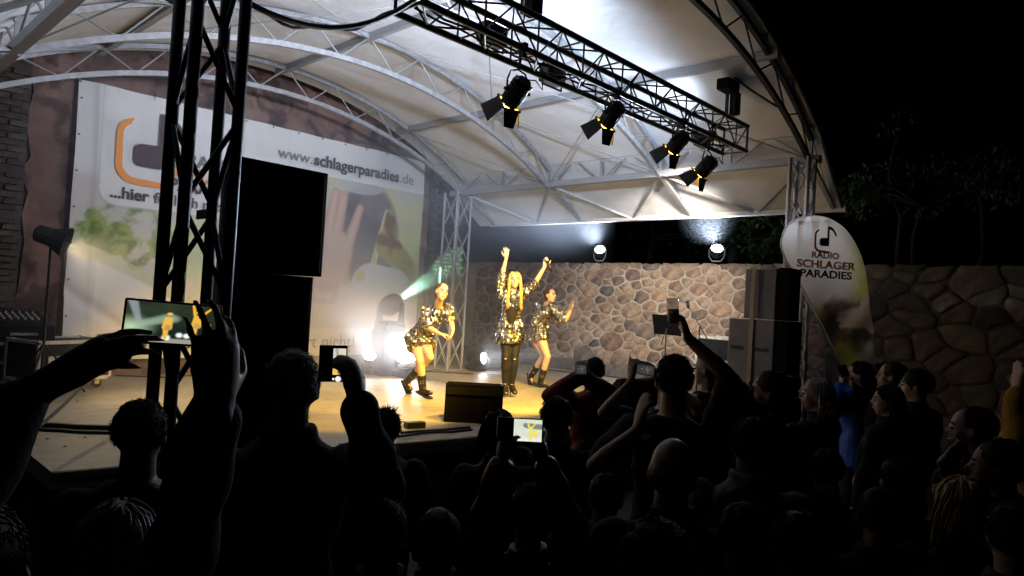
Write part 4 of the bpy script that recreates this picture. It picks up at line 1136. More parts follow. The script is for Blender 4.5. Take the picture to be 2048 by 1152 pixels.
NU, NV = 50, 130; Vt = []; Cc = []; Uu = np.zeros((NV+1, NU+1)); Vv = np.zeros((NV+1, NU+1))
for j in range(NV+1):
    tj = j/NV; v = vmin+(vmax-vmin)*(.5-.5*cos(pi*tj)) if True else 0
    a, b = span(v)
    for i in range(NU+1): Uu[j, i] = a+(b-a)*i/NU; Vv[j, i] = v
def flag_fn(U, V):
    def P(x, y): return fpl(x, y)
    C = cst(U, (.80, .78, .78)); n1 = N(U+3, V+3, 2.2, 11); n2 = N(U+3, V+3, 8, 12)
    gx, gy = P(1735, 560)
    gm = np.exp(-(((U-gx)/.22)**2+((V-gy)/.55)**2))
    C = mixc(C, cst(U, (.50, .52, .16)), np.clip(gm*1.3*(n2+.35), 0, 1))
    yl = P(1700, 600)[1]
    low = sst(.06, -.10, V-yl+.10*(n1-.5)*4)
    ph = mixc(cst(U, (.09, .07, .05)), cst(U, (.34, .28, .17)), sst(.4, .62, n1*.6+n2*.4))
    C = mixc(C, ph, low)
    hand = np.minimum.reduce([caps(U, V, P(1682, 628), P(1735, 618), .03, .05), caps(U, V, P(1680, 640), P(1735, 632), .03, .05), caps(U, V, P(1685, 652), P(1735, 645), .028, .05), caps(U, V, P(1735, 610), P(1745, 650), .1, .1)])
    C = mixc(C, cst(U, (.52, .40, .32)), sst(.012, -.012, hand))
    sl = caps(U, V, P(1640, 640), P(1725, 800), .02, .09)
    C = mixc(C, cst(U, (.42, .44, .08)), sst(.05, -.03, caps(U, V, P(1690, 700), P(1720, 770), .07, .12)))
    C = mixc(C, cst(U, (.45, .42, .42)), sst(.05, -.02, caps(U, V, P(1738, 690), P(1745, 800), .03, .10))*.6)
    return C
def flag_disp(U, V): return .03*np.sin(U*7+V*4)+.018*np.sin(U*16-V*9)*sst(.0, -.6, V) + .02*np.sin(V*3)
D_ = flag_disp(Uu, Vv)
vs = [Fo+fu*float(Uu[j, i])+fz*float(Vv[j, i])+fn*float(D_[j, i]) for j in range(NV+1) for i in range(NU+1)]
fs = [(j*(NU+1)+i, j*(NU+1)+i+1, (j+1)*(NU+1)+i+1, (j+1)*(NU+1)+i) for j in range(NV) for i in range(NU)]
M_fl = vcol_mat('flag_print', rough=.6); n_ = M_fl.node_tree.nodes; L_ = M_fl.node_tree.links
tl = n_.new('ShaderNodeBsdfTranslucent'); at_ = [q for q in n_ if q.type == 'ATTRIBUTE'][0]; L_.new(at_.outputs['Color'], tl.inputs['Color']); mxs = n_.new('ShaderNodeMixShader'); mxs.inputs[0].default_value = .55
L_.new(n_['Principled BSDF'].outputs[0], mxs.inputs[1]); L_.new(tl.outputs[0], mxs.inputs[2]); L_.new(mxs.outputs[0], n_['Material Output'].inputs['Surface'])
o = mesh_obj('flag_cloth', vs, fs, M_fl, flag, True)
C4 = np.concatenate([np.clip(flag_fn(Uu, Vv), 0, 1), np.ones(Uu.shape+(1,))], -1).reshape(-1).astype(np.float32)
ca = o.data.color_attributes.new('paint', 'FLOAT_COLOR', 'POINT'); ca.data.foreach_set('color', C4)
# bent pole along the left and top edge and down to a ground spike
pl_pts = [p for p in [(1752, 900), (1700, 762), (1672, 706), (1640, 641), (1612, 590), (1588, 548), (1571, 518), (1562, 490), (1566, 468), (1577, 449), (1598, 436), (1632, 432), (1665, 440), (1693, 459)]]
m = MB(); m.path([Fo+fu*a+fz*b+fn*.0 for a, b in crom([fpl(*p) for p in pl_pts], 4)[:-8]], .009, 6); m.build('pole', mat('pale_fibre_pole', (.45, .44, .42), .4), flag, True)
q = Fo+fu*fpl(1752, 900)[0]+fz*fpl(1752, 900)[1]
rod('ground_spike', (q.x, q.y, 0), q, .012, M_galv, flag)
off = fn*.055
def ftext(s, x, y, size, mt, bold=0, sx=1.0):
    a, b = fpl(x, y); text('lettering', s, Fo+fu*a+fz*b+off, fu, fz, size, mt, flag, bold, sx, 'CENTER')
# lettering follows a level baseline on the cloth
ftext('RADIO', 1645, 517, .095, M_ink, .003, 1.15); ftext('SCHLAGER', 1646, 537, .118, M_orange, .004, 1.22); ftext('PARADIES', 1646, 556, .118, M_ink, .004, 1.22)
a, b = fpl(1622, 501); note_logo(tuple(Fo+fu*a+fz*b+off), fu, fz, .25, flag, M_ink, M_orange)
for v_ in range(0): pass
# ------------------------------------------------------------------ trees behind the wall
M_bark = mat('tree_bark', (.025, .021, .017), .9, var=.4, vscale=6, bump=.8, bscale=20)
M_leaf = mat('tree_leaf', (.028, .042, .012), .6, rnd=0, var=.45, vscale=1.2)
def tree(x, y, h, label, crowns, trunk_r, seed, nleaf=2200):
    rr = random.Random(seed); t = thing('tree', label, 'tree', (x, y, 0), 0, 'trees beyond the stone wall')
    m = MB(); pts = [Vector((x, y, 0))]; 
    for k in range(1, 9): pts.append(Vector((x+rr.uniform(-.05, .05)*k*.4, y+rr.uniform(-.05, .05)*k*.4, h*k/8)))
    m.path(pts, [trunk_r*(1-.09*k) for k in range(9)], 9); m.build('trunk', M_bark, t, True)
    vs = []; fs = []
    for (cx, cyy, cz, r) in crowns:
        c = Vector((cx, cyy, cz)); 
        b = MB(); base = min(pts, key=lambda q: (q-c).length); b.path([base, base.lerp(c, .5)+Vector((0, 0, .1)), c], [.022, .015, .006], 6); b.build('limb', M_bark, t, True)
        for _ in range(nleaf//len(crowns)):
            d = Vector((rr.gauss(0, 1), rr.gauss(0, 1), rr.gauss(0, .8))); d = d.normalized()*r*rr.random()**.45
            p = c+d
            if mnoise.noise(p*2.2) < -.12: continue
            a = Vector((rr.gauss(0, 1), rr.gauss(0, 1), rr.gauss(0, 1))).normalized(); b_ = a.orthogonal().normalized(); s = rr.uniform(.04, .075)
            i = len(vs); vs += [p-a*s, p+b_*s*.5, p+a*s, p-b_*s*.5]; fs.append((i, i+1, i+2, i+3))
    o = mesh_obj('crown', vs, fs, M_leaf, t)
    return t
P = lambda x, y, X: at(x, y, X=X)
def crown_at(lst, X): return [(*P(x, y, X), r) for x, y, r in lst]
tree(12.4, 6.0, 4.6, 'leafy tree lit by the par between awning and right tower', crown_at([(1510, 455, .75), (1450, 430, .6), (1545, 490, .5), (1545, 440, .6), (1500, 400, .6)], 12.3), .16, 1, 6000)
tree(15.6, 9.8, 5.2, 'dim tree behind the wall above the stone wall centre', crown_at([(1300, 455, .8), (1370, 470, .8), (1420, 480, .6)], 15.0), .16, 2, 900)
tree(12.3, 2.9, 4.0, 'dark tree with a few lit twigs right of the roof edge', crown_at([(1725, 390, .45), (1740, 370, .35), (1700, 400, .3)], 12.3), .06, 3, 700)
q = P(1792, 395, 12.8)
tree(q.x, q.y, q.z+.2, 'dark tree with a pale cut trunk above the dark wall', crown_at([(1790, 350, .35), (1800, 250, .4), (1850, 400, .4)], 12.8), .07, 4, 260)
q = P(1955, 400, 13.0)
tree(q.x, q.y, q.z+.3, 'dark tree nearest the right picture edge', crown_at([(1900, 360, .55), (1955, 345, .5), (1990, 370, .5)], 13.0), .06, 5, 700)

# ------------------------------------------------------------------ stage fog
def fog(name, label, lo, hi, dens, col, scale=0, thr=.45, seed=0, centre=None, rad=None):
    m = MB(); c = [(a+b)/2 for a, b in zip(lo, hi)]; m.box(c, [b-a for a, b in zip(lo, hi)])
    mt = bpy.data.materials.new(name); mt.use_nodes = True; n = mt.node_tree.nodes; L = mt.node_tree.links
    n.remove(n['Principled BSDF']); v = n.new('ShaderNodeVolumePrincipled'); L.new(v.outputs[0], n['Material Output'].inputs['Volume'])
    v.inputs['Color'].default_value = (*col, 1); v.inputs['Density'].default_value = dens; v.inputs['Anisotropy'].default_value = .25
    if scale:
        tc = n.new('ShaderNodeTexCoord'); t = n.new('ShaderNodeTexNoise'); t.inputs['Scale'].default_value = scale; t.inputs['Detail'].default_value = 3
        mp = n.new('ShaderNodeMapping'); mp.inputs['Location'].default_value = (seed, seed, 0); L.new(tc.outputs['Object'], mp.inputs[0]); L.new(mp.outputs[0], t.inputs['Vector'])
        mr = n.new('ShaderNodeMapRange'); mr.inputs['From Min'].default_value = thr; mr.inputs['From Max'].default_value = thr+.3; L.new(t.outputs[0], mr.inputs['Value'])
        out = mr.outputs[0]
        if centre:
            sb = n.new('ShaderNodeVectorMath'); sb.operation = 'SUBTRACT'; L.new(tc.outputs['Object'], sb.inputs[0]); sb.inputs[1].default_value = centre
            dv = n.new('ShaderNodeVectorMath'); dv.operation = 'DIVIDE'; L.new(sb.outputs[0], dv.inputs[0]); dv.inputs[1].default_value = rad
            ln = n.new('ShaderNodeVectorMath'); ln.operation = 'LENGTH'; L.new(dv.outputs[0], ln.inputs[0])
            m2 = n.new('ShaderNodeMapRange'); m2.inputs['From Min'].default_value = 1; m2.inputs['From Max'].default_value = .25; L.new(ln.outputs['Value'], m2.inputs['Value'])
            mu = n.new('ShaderNodeMath'); mu.operation = 'MULTIPLY'; L.new(out, mu.inputs[0]); L.new(m2.outputs[0], mu.inputs[1]); out = mu.outputs[0]
        ml = n.new('ShaderNodeMath'); ml.operation = 'MULTIPLY'; ml.inputs[1].default_value = dens; L.new(out, ml.inputs[0]); L.new(ml.outputs[0], v.inputs['Density'])
    o = m.build(name, mt); return tag(o, label, kind='stuff')
fog('stage_fog', 'thin stage fog filling the air under the roof', (1.5, 6.7, SZ+.01), (9.6, 9.9, 4.25), .045, (.9, .92, 1))
cf = at(680, 615, Y=8.6)
fog('dense_fog', 'dense white fog cloud in front of the banner', (cf.x-1.9, 7.6, SZ+.02), (cf.x+1.9, 9.88, 3.6), .70, (.95, .93, .97), .9, .28, 3.0, (cf.x, 8.8, cf.z-.1), (1.9, 1.2, 1.5))

cw = at(862, 562, Y=9.0)
fog('fog_wisp', 'wisp of fog catching the green beam right of the banner', (cw.x-1.1, 8.2, cw.z-.75), (cw.x+1.1, 9.85, cw.z+.75), .9, (.95, .97, 1), 1.6, .30, 7.0, (cw.x, 9.0, cw.z), (1.1, .8, .7))
cw = at(1000, 716, X=8.7)
fog('fog_wisp', 'low wisp of fog in the level beam behind the singer', (cw.x-.9, 7.35, SZ+.02), (cw.x+.9, cw.y+1.0, SZ+.9), .35, (.95, .97, 1), 1.6, .30, 4.0, (cw.x, 8.1, SZ+.3), (1.0, 1.2, .55))

for p_, l in ((PARS[0], 'wisp of fog rising in the light of the par above the dancers'), (PARS[1], 'wisp of fog rising in the light of the par near the right tower')):
    q = p_+Vector((-.55, -.1, .42))
    fog('fog_wisp', l, (q.x-.6, q.y-.5, q.z-.42), (q.x+.55, q.y+.5, q.z+.5), .02, (.95, .97, 1), 1.1, .15, 2.0, tuple(q), (.6, .5, .5))
q = at(800, 290, Y=9.5)
fog('fog_wisp', 'thin smoke drifting before the upper right corner of the banner', (q.x-1.0, 9.0, q.z-1.0), (q.x+1.0, 9.9, q.z+.55), .35, (.95, .96, 1), 1.3, .3, 5.0, (q.x, 9.45, q.z-.2), (1.0, .6, .9))
# ------------------------------------------------------------------ people
def remesh(mb, name, mt, voxel, smooth, parent, iters=6):
    me = bpy.data.meshes.new(name); me.from_pydata([tuple(v) for v in mb.v], [], mb.f)
    o = bpy.data.objects.new(name+'_work', me); COL.objects.link(o)
    r = o.modifiers.new('r', 'REMESH'); r.mode = 'VOXEL'; r.voxel_size = voxel; r.adaptivity = 0
    if iters:
        s = o.modifiers.new('s', 'SMOOTH'); s.factor = .5; s.iterations = iters
    dg = bpy.context.evaluated_depsgraph_get(); dg.update()
    nm = bpy.data.meshes.new_from_object(o.evaluated_get(dg), depsgraph=dg); bpy.data.objects.remove(o)
    nm.name = name; nm.materials.clear(); nm.materials.append(mt)
    nm.polygons.foreach_set('use_smooth', [True]*len(nm.polygons))
    q = bpy.data.objects.new(name, nm); COL.objects.link(q); q.parent = parent
    return q

def limb(mb, p, q, r0, r1, n=12):
    mb.tube(p, q, r0, r1, n); mb.ell(p, r0, None, 12, 8); mb.ell(q, r1, None, 12, 8)
def chain(mb, pts, rs):
    for i in range(len(pts)-1): limb(mb, pts[i], pts[i+1], rs[i], rs[i+1])
def loft(mb, secs, n=20):
    """secs: (centre, xaxis, yaxis, a, b)"""
    vs = []
    for c, x, y, a, b in secs:
        for k in range(n):
            t = 2*pi*k/n; ct, st = cos(t), sin(t)
            e = .85
            vs.append(Vector(c)+x*(a*math.copysign(abs(ct)**e, ct))+y*(b*math.copysign(abs(st)**e, st)))
    m = len(secs)
    fs = [(i*n+k, i*n+(k+1) % n, (i+1)*n+(k+1) % n, (i+1)*n+k) for i in range(m-1) for k in range(n)]
    fs += [tuple(range(n-1, -1, -1)), tuple(range((m-1)*n, m*n))]
    mb.add(vs, fs)

def ik(S_, T, a, b, hint):
    d = T-S_; L = d.length
    if L > (a+b)*.998: T = S_+d.normalized()*(a+b)*.998; d = T-S_; L = d.length
    L = max(L, abs(a-b)+.01); u = d.normalized()
    x = (a*a-b*b+L*L)/(2*L); h = sqrt(max(0, a*a-x*x)); hv = hint-u*hint.dot(u)
    hv = hv.normalized() if hv.length > 1e-4 else u.orthogonal().normalized()
    return S_+u*x+hv*h, T

def add_hand(mb, W, d, n, side, curl, s=1.0, spread=.12, r=1.0, thumb=.5):
    """W wrist, d towards fingers, n out of the palm, side thumb direction"""
    d = d.normalized(); t = side-d*side.dot(d); t.normalize(); n = n-d*n.dot(d)-t*n.dot(t)
    n = n.normalized() if n.length > 1e-4 else d.cross(t)
    loft(mb, [(W-d*.02*s, t, n, .026*s, .021*s), (W+d*.02*s, t, n, .032*s, .019*s), (W+d*.055*s, t, n, .041*s, .0165*s), (W+d*.092*s, t, n, .042*s, .0135*s), (W+d*.100*s, t, n, .036*s, .008*s)], 14)
    mb.ell(W+d*.035*s+t*.024*s+n*.008*s, (.018*s, .018*s, .018*s), None, 10, 7)
    for i, (off, L, rr_) in enumerate(((.031, .074, .0088), (.011, .083, .0090), (-.010, .077, .0086), (-.030, .060, .0078))):
        cu = curl[i] if isinstance(curl, (list, tuple)) else curl
        p = W+d*(.088-.006*abs(i-1.2))*s+t*off*s; ang = 0; dv = (d+t*spread*(1.5-i)*.6).normalized()
        pts = [p]
        for j, fr in enumerate((.46, .30, .24)):
            ang += cu*(.75 if j == 0 else 1.0)
            dd_ = (dv*cos(ang)+n*sin(ang)).normalized(); p = p+dd_*L*fr*s; pts.append(p)
        r = r if r > 1 else .9
        chain(mb, pts, [rr_*s*r*1.05, rr_*s*r, rr_*s*r*.9, rr_*s*r*.74])
    p = W+d*.022*s+t*.028*s+n*.006*s; a = (d*.62+t*.72+n*thumb*.5).normalized(); q = p+a*.042*s; b = (d*.9+t*.28+n*thumb*.9).normalized(); q2 = q+b*.032*s; q3 = q2+(d*.95+n*thumb*1.3+t*(.1-.3*thumb)).normalized()*.024*s
    chain(mb, [p, q, q2, q3], [.014*s*r, .0115*s*r, .0105*s*r, .008*s*r])

def skin_mat(name, col): return mat(name, col, .5, var=.08, vscale=9, bump=.05, bscale=60, spec=.4)
SK = skin_mat('skin', (.52, .33, .24)); SK2 = skin_mat('warm_skin', (.60, .40, .27))
M_eye = mat('dark_eye', (.02, .015, .012), .2); M_lip = mat('red_lips', (.45, .05, .05), .4); M_brow = mat('brow_hair', (.07, .045, .03), .8)
M_tooth = mat('teeth', (.8, .78, .72), .3)

def axes(v, ref):
    z = v.normalized(); x = ref-z*ref.dot(z); x.normalize(); return x, z.cross(x), z

def person(label, J, root, group, outfit, hairspec, s=1.0, voxel=.011, fem=0, skin=None, face=0, cat='person', name='person', gender=0, lean=0):
    """J: joints in root coordinates"""
    skin = skin or SK
    b = MB()
    # head
    H = J['headM']; hc = H.to_translation(); HR = H.to_3x3().normalized(); hx, hy, hz = HR.col[0].copy(), HR.col[1].copy(), HR.col[2].copy()
    hp = lambda x, y, z: hc+(hx*x+hy*y+hz*z)*s
    b.ell(hp(0, -.008, .018), (.073*s, .092*s, .096*s), HR, 20, 14)
    b.ell(hp(0, .018, -.035), (.058*s, .066*s, .078*s), HR, 18, 12)
    b.ell(hp(0, .045, -.092), (.026*s, .026*s, .02*s), HR, 12, 8)     # chin
    b.ell(hp(0, .062, .028), (.05*s, .024*s, .016*s), HR, 12, 8)      # brow
    loft(b, [(hp(0, .072, .026), hx, hy, .007*s, .012*s), (hp(0, .094, -.004), hx, hy, .010*s, .014*s), (hp(0, .100, -.020), hx, hy, .015*s, .014*s), (hp(0, .082, -.030), hx, hy, .012*s, .010*s)], 10)
    for sg in (-1, 1):
        b.ell(hp(sg*.040, .052, -.018), (.022*s, .018*s, .018*s), HR, 10, 7)   # cheek
        b.ell(hp(sg*.075, -.012, -.008), (.009*s, .018*s, .030*s), HR, 10, 7)  # ear
    b.ell(hp(0, .076, -.052), (.024*s, .012*s, .006*s), HR, 10, 6); b.ell(hp(0, .073, -.063), (.020*s, .012*s, .006*s), HR, 10, 6)
    nr = .052*s if fem else .060*s
    limb(b, J['neck'], hp(0, -.018, -.06), nr, nr*.94)
    # torso
    P, C_ = J['pelvis'], J['chest']; ax = (J['hipR']-J['hipL']).normalized(); sx = (J['shR']-J['shL']).normalized()
    shw = (J['shR']-J['shL']).length/2; hw = (.155 if fem else .15)*s
    up = (C_-P).normalized()
    def sec(t, a, bb, dy=0, inf=0):
        c = P.lerp(C_, t); x = (ax.lerp(sx, max(0, min(1, t)))).normalized(); y = up.cross(x).normalized(); return (c+y*dy*s, x, y, (a+inf)*1.0, (bb+inf)*1.0)
    w_ = (.118 if fem else .140)*s; dpt = .10*s
    def torso(mb, inf=0, t0=-.28, bust=True):
        S_ = [sec(t0, hw*.80, dpt*.95, 0, inf), sec(-.12, hw*.98, dpt*1.08, -.008, inf), sec(.0, hw*1.02, dpt*1.10, -.01, inf), sec(.22, hw*.92, dpt*.98, 0, inf), sec(.42, w_, dpt*.86, .006, inf), sec(.62, w_*1.10, dpt*.98, .008, inf),
              sec(.80, shw*.88, dpt*1.06, .006, inf), sec(.95, shw*.93, dpt*.92, -.004, inf), sec(1.05, shw*.72, dpt*.70, -.01, inf), sec(1.13, nr*1.25, nr*1.15, -.012, inf*.6)]
        loft(mb, S_)
        if fem and bust:
            y = up.cross(sx).normalized()
            for sg in (-1, 1): mb.ell(P.lerp(C_, .74)+sx*sg*.062*s+y*(.075*s+inf*.5), .058*s+inf*.6, None, 12, 8)
    torso(b)
    for k in 'LR':
        sh, el, wr = J['sh'+k], J['el'+k], J['wr'+k]
        f_ = .88 if fem else 1.0
        mid = sh.lerp(el, .4); fm = el.lerp(wr, .3)
        chain(b, [sh, mid, el, fm, wr], [.052*s*f_, .046*s*f_, .038*s*f_, .040*s*f_, .026*s*f_])
        hd = J.get('hand'+k)
        if hd: d, n, cu = hd[0], hd[1], hd[2]; sp = hd[3] if len(hd) > 3 else .12
        else: d = (wr-el).normalized(); n = sx*(1 if k == 'L' else -1); cu = .45; sp = .05
        # thumb direction
        td = n.cross(d).normalized()*(1 if k == 'R' else -1)
        add_hand(b, wr+d.normalized()*.012*s, d, n, -td if False else td, cu, s*(.92 if fem else 1.0), sp, 1.0 if voxel < .0075 else 1.12)
        hp_, kn, an = J['hip'+k], J['kn'+k], J['an'+k]
        calf = kn.lerp(an, .28)
        chain(b, [hp_, hp_.lerp(kn, .45), kn, calf, an], [.085*s, .074*s, .052*s, .054*s, .034*s])
        ft = J['toe'+k]
        chain(b, [an+Vector((0, 0, -.02)), an.lerp(ft, .5)+Vector((0, 0, -.01)), ft], [.034*s, .032*s, .024*s])
    remesh(b, 'body', skin, voxel, 1, root, 5 if voxel < .008 else 3)
    # face details that read at this size
    if face:
        for sg in (-1, 1):
            m = MB(); m.ell(hp(sg*.031, .079, .004), (.013*s, .008*s, .0065*s), HR, 10, 7); q = m.build('eye', M_eye, root, True, False)
            m = MB(); m.path([hp(sg*.012, .089, .026), hp(sg*.032, .088, .033), hp(sg*.052, .070, .025)], .0042*s, 5); m.build('eyebrow', M_brow, root, True, False)
        m = MB(); m.path([hp(x, .086-abs(x)*.35, -.0545+abs(x)*.30*(1 if face > 1 else 0)) for x in (-.027, -.014, 0, .014, .027)], [.003*s, .006*s, .0068*s, .006*s, .003*s], 6); lp_ = m.build('lips', M_lip, root, True, False)
        if face > 1:
            m = MB(); m.path([hp(x, .0925-abs(x)*.35, -.0545+abs(x)*.30) for x in (-.018, -.009, 0, .009, .018)], .0034*s, 6); m.build('teeth', M_tooth, root, True, False)
    # clothes
    cv = max(voxel, .010)
    for g in outfit:
        kind = g[0]
        if kind in ('jacket', 'top', 'shirt', 'coat', 'dress'):
            mt, inf, slv, hem = g[1:5]; c = MB()
            torso(c, inf, -.30 if hem == 0 else -.2)
            if hem:
                dn = -(up); P2 = P+dn*hem*s; kx = ax
                if kind == 'dress':
                    kd = ((J['knL']+J['knR'])/2-P).normalized(); P2 = P+kd*hem*s
                    y2 = (P-P2).normalized().cross(ax).normalized()
                    loft(c, [(P+up*.05*s, ax, up.cross(ax).normalized(), hw+inf, dpt*1.1+inf), (P.lerp(P2, .5), ax, y2, hw*1.10+inf, dpt*1.22+inf), (P2, ax, y2, hw*1.12+inf*1.2, dpt*1.22+inf)])
                else:
                    loft(c, [(P+up*.05*s, ax, up.cross(ax).normalized(), hw+inf, dpt*1.1+inf), (P2, ax, up.cross(ax).normalized(), hw*1.08+inf, dpt*1.2+inf)])
            for k in 'LR':
                sh, el, wr = J['sh'+k], J['el'+k], J['wr'+k]
                if slv > 0:
                    e_ = sh.lerp(el, min(1, slv)); pts = [sh, sh.lerp(e_, .5), e_]; rs = [.060*s+inf*.7, .053*s+inf, .048*s+inf*1.1]
                    if slv > 1: pts += [el.lerp(wr, .4), el.lerp(wr, min(1, slv-1))]; rs += [.047*s+inf, .036*s+inf]
                    chain(c, pts, rs)
            if kind in ('jacket', 'coat', 'shirt') and len(g) > 5 and g[5]:
                loft(c, [(J['neck']-up*.01, sx, up.cross(sx).normalized(), nr+.022, nr+.022), (J['neck']+(hc-J['neck']).normalized()*.055*s, sx, up.cross(sx).normalized(), nr+.018, nr+.018)])
            # folds
            for i, v in enumerate(c.v): pass
            q = remesh(c, kind, mt, cv, 1, root, 4)
            wrinkle(q, .011 if kind != 'dress' else .006, 15)
            if kind == 'dress': sequins(q, root, g[5] if len(g) > 5 else 5200, s)
        elif kind == 'skirt':
            mt, L, fl = g[1:4]; c = MB(); dn = -up
            S_ = [(P+up*.10*s, ax, up.cross(ax).normalized(), w_*1.12, dpt*.98), (P+up*.03*s, ax, up.cross(ax).normalized(), hw*1.08, dpt*1.2), (P-up*L*.5*s, ax, up.cross(ax).normalized(), hw*(1.08+fl*.6), dpt*(1.25+fl*.7)), (P-up*L*s, ax, up.cross(ax).normalized(), hw*(1.08+fl), dpt*(1.3+fl))]
            loft(c, S_); q = remesh(c, 'skirt', mt, cv, 1, root, 3); wrinkle(q, .012, 22); sequins(q, root, 3600, s, fringe=True)
        elif kind == 'trousers':
            mt, inf = g[1:3]; c = MB()
            loft(c, [sec(-.30, hw*.78, dpt*.95, 0, inf), sec(-.1, hw*.98, dpt*1.08, -.008, inf), sec(.06, hw*1.0, dpt*1.05, -.01, inf), sec(.2, hw*.9, dpt*.95, 0, inf)])
            for k in 'LR':
                hp_, kn, an = J['hip'+k], J['kn'+k], J['an'+k]
                chain(c, [hp_, hp_.lerp(kn, .45), kn, kn.lerp(an, .28), kn.lerp(an, .96)], [.088*s+inf, .078*s+inf, .056*s+inf, .056*s+inf*1.2, (.040*s+inf*(1.5 if inf > .006 else 1))])
            q = remesh(c, 'trousers', mt, max(cv, .011), 1, root, 3); wrinkle(q, .006, 12)
            if len(g) > 3:
                for k in 'LR':
                    kn = J['kn'+k]; m = MB(); fw = up.cross(ax).normalized(); m.ell(kn+fw*(.052*s+inf), (.03, .012, .008), None, 8, 6); m.build('knee_tear', skin, root, True, False)
        elif kind in ('boot', 'shoe', 'heel'):
            mt = g[1]
            for k in 'LR':
                an, ft, kn = J['an'+k], J['toe'+k], J['kn'+k]; c = MB(); fd = (ft-an); fz = Vector((0, 0, 1)); fdir = fd.normalized()
                r_ = .012*s if kind == 'boot' else .007*s
                heel = an-fdir*.035*s
                if kind == 'boot': chain(c, [an.lerp(kn, .42), an.lerp(kn, .2), an], [.060*s, .054*s, .052*s])
                sd = fdir.cross(fz).normalized(); upn = sd.cross(fdir).normalized()
                flr = -.062*s if kind != 'heel' else -.035*s
                loft(c, [(heel+upn*flr*.55, sd, upn, .030*s, .040*s), (an+upn*flr*.35, sd, upn, .040*s, .058*s), (an.lerp(ft, .5)+upn*flr*.35, sd, upn, .044*s, .040*s), (ft+upn*flr*.1, sd, upn, .040*s, .030*s), (ft+fdir*.03*s+upn*flr*.1, sd, upn, .020*s, .014*s)])
                q = remesh(c, kind, mt, .008, 1, root, 3)
                if kind == 'boot':
                    m = MB(); m.box(an.lerp(ft, .35)-fdir*.0+upn*(-.075*s), (.085*s, .27*s, .028*s), Matrix((sd, fdir, upn)).transposed(), .008); so = m.build('sole', M_rubber, q, False, False)
                    m = MB(); cc_ = an.lerp(kn, .22)
                    vw = (root.matrix_basis.inverted() @ CAM - cc_); vw.z = 0; vw.normalize()
                    bk = an.lerp(kn, .24)+vw*.058*s; Rb = look(vw)
                    for (a_, b_, w2, h2) in ((0, .017, .05, .007), (0, -.017, .05, .007), (.021, 0, .007, .04), (-.021, 0, .007, .04)): m.box(bk+Rb @ Vector((a_, b_, 0)), (w2*s, h2*s, .006), Rb)
                    m.build('buckle', M_chrome, q, False, False)
                if kind == 'heel':
                    m = MB(); m.tube(heel+Vector((0, 0, -.02)), Vector((heel.x, heel.y, -.0+.006)), .016*s, .007*s); m.build('stiletto', mt, q, False, False)
                    m = MB(); m.path([an.lerp(kn, .05)+Vector((.042*s*cos(a), .042*s*sin(a), 0)) for a in np.linspace(0, 2*pi, 13)], .005, 5); m.build('ankle_strap', M_sequin, q, True, False)
    if hairspec: hair(root, hp, HR, s, **hairspec)

def wrinkle(o, amp, sc):
    me = o.data; n = len(me.vertices); co = np.empty(n*3, np.float32); me.vertices.foreach_get('co', co); no = np.empty(n*3, np.float32); me.vertices.foreach_get('normal', no)
    co = co.reshape(-1, 3); no = no.reshape(-1, 3)
    ph = (hash(o.name) % 97)*.1
    u = co[:, 0]*sc+ph; v = co[:, 2]*sc*1.6; w = co[:, 1]*sc
    f = np.sin(v+1.3*np.sin(u*.9)+w)*.5+np.sin(v*2.1-u*1.4+1.7*np.sin(w*1.1+ph))*.3+np.sin(u*2.3+w*1.9+v*.6)*.3
    co += no*(f*amp)[:, None]; me.vertices.foreach_set('co', co.reshape(-1)); me.update()

def seq_mat(name, c1, c2):
    m = mat(name, c1, .22, 1.0, rnd=0); n = m.node_tree.nodes; L = m.node_tree.links; b = n['Principled BSDF']
    a = n.new('ShaderNodeAttribute'); a.attribute_name = 'paint'; L.new(a.outputs['Color'], b.inputs['Base Color']); return m
M_sequin = mat('silver_sequin', (.75, .74, .7), .25, 1.0)
M_seqv = seq_mat('sequin_mix', (.8, .8, .8), (.8, .6, .2))
M_dress = mat('dark_sequin_cloth', (.11, .11, .115), .4, .55, var=.4, vscale=60)
def sequins(o, root, n, s, fringe=False):
    me = o.data; rs = random.Random(len(me.vertices)); vs = []; fs = []; cols = []
    polys = me.polygons; np_ = len(polys)
    for i in range(n):
        p = polys[rs.randrange(np_)]; nr = p.normal; c = p.center+nr*.004
        a = nr.orthogonal().normalized(); b = nr.cross(a)
        th = rs.uniform(0, 2*pi); u = (a*cos(th)+b*sin(th)); w = nr.cross(u)
        tl = Vector((rs.gauss(0, .45), rs.gauss(0, .45), rs.gauss(0, .45))); nn = (nr+tl).normalized(); u = (u-nn*u.dot(nn)).normalized(); w = nn.cross(u)
        r1 = rs.uniform(.003, .0065)*s; r2 = r1
        if fringe or rs.random() < .25: u = (Vector((0, 0, -1))-nn*Vector((0, 0, -1)).dot(nn)).normalized(); w = nn.cross(u); r1 = .016*s; r2 = .005*s
        k = len(vs); vs += [c-u*r1-w*r2, c+u*r1-w*r2, c+u*r1+w*r2, c-u*r1+w*r2]; fs.append((k, k+1, k+2, k+3))
        q = rs.random(); col = (.80, .80, .84) if q < .62 else ((.62, .50, .24) if q < .74 else (.05, .045, .04)); cols += [(*col, 1)]*4
    m = mesh_obj('sequin', vs, fs, M_seqv, root, False, False); m['kind'] = 'stuff'
    ca = m.data.color_attributes.new('paint', 'FLOAT_COLOR', 'POINT'); ca.data.foreach_set('color', [x for c in cols for x in c])

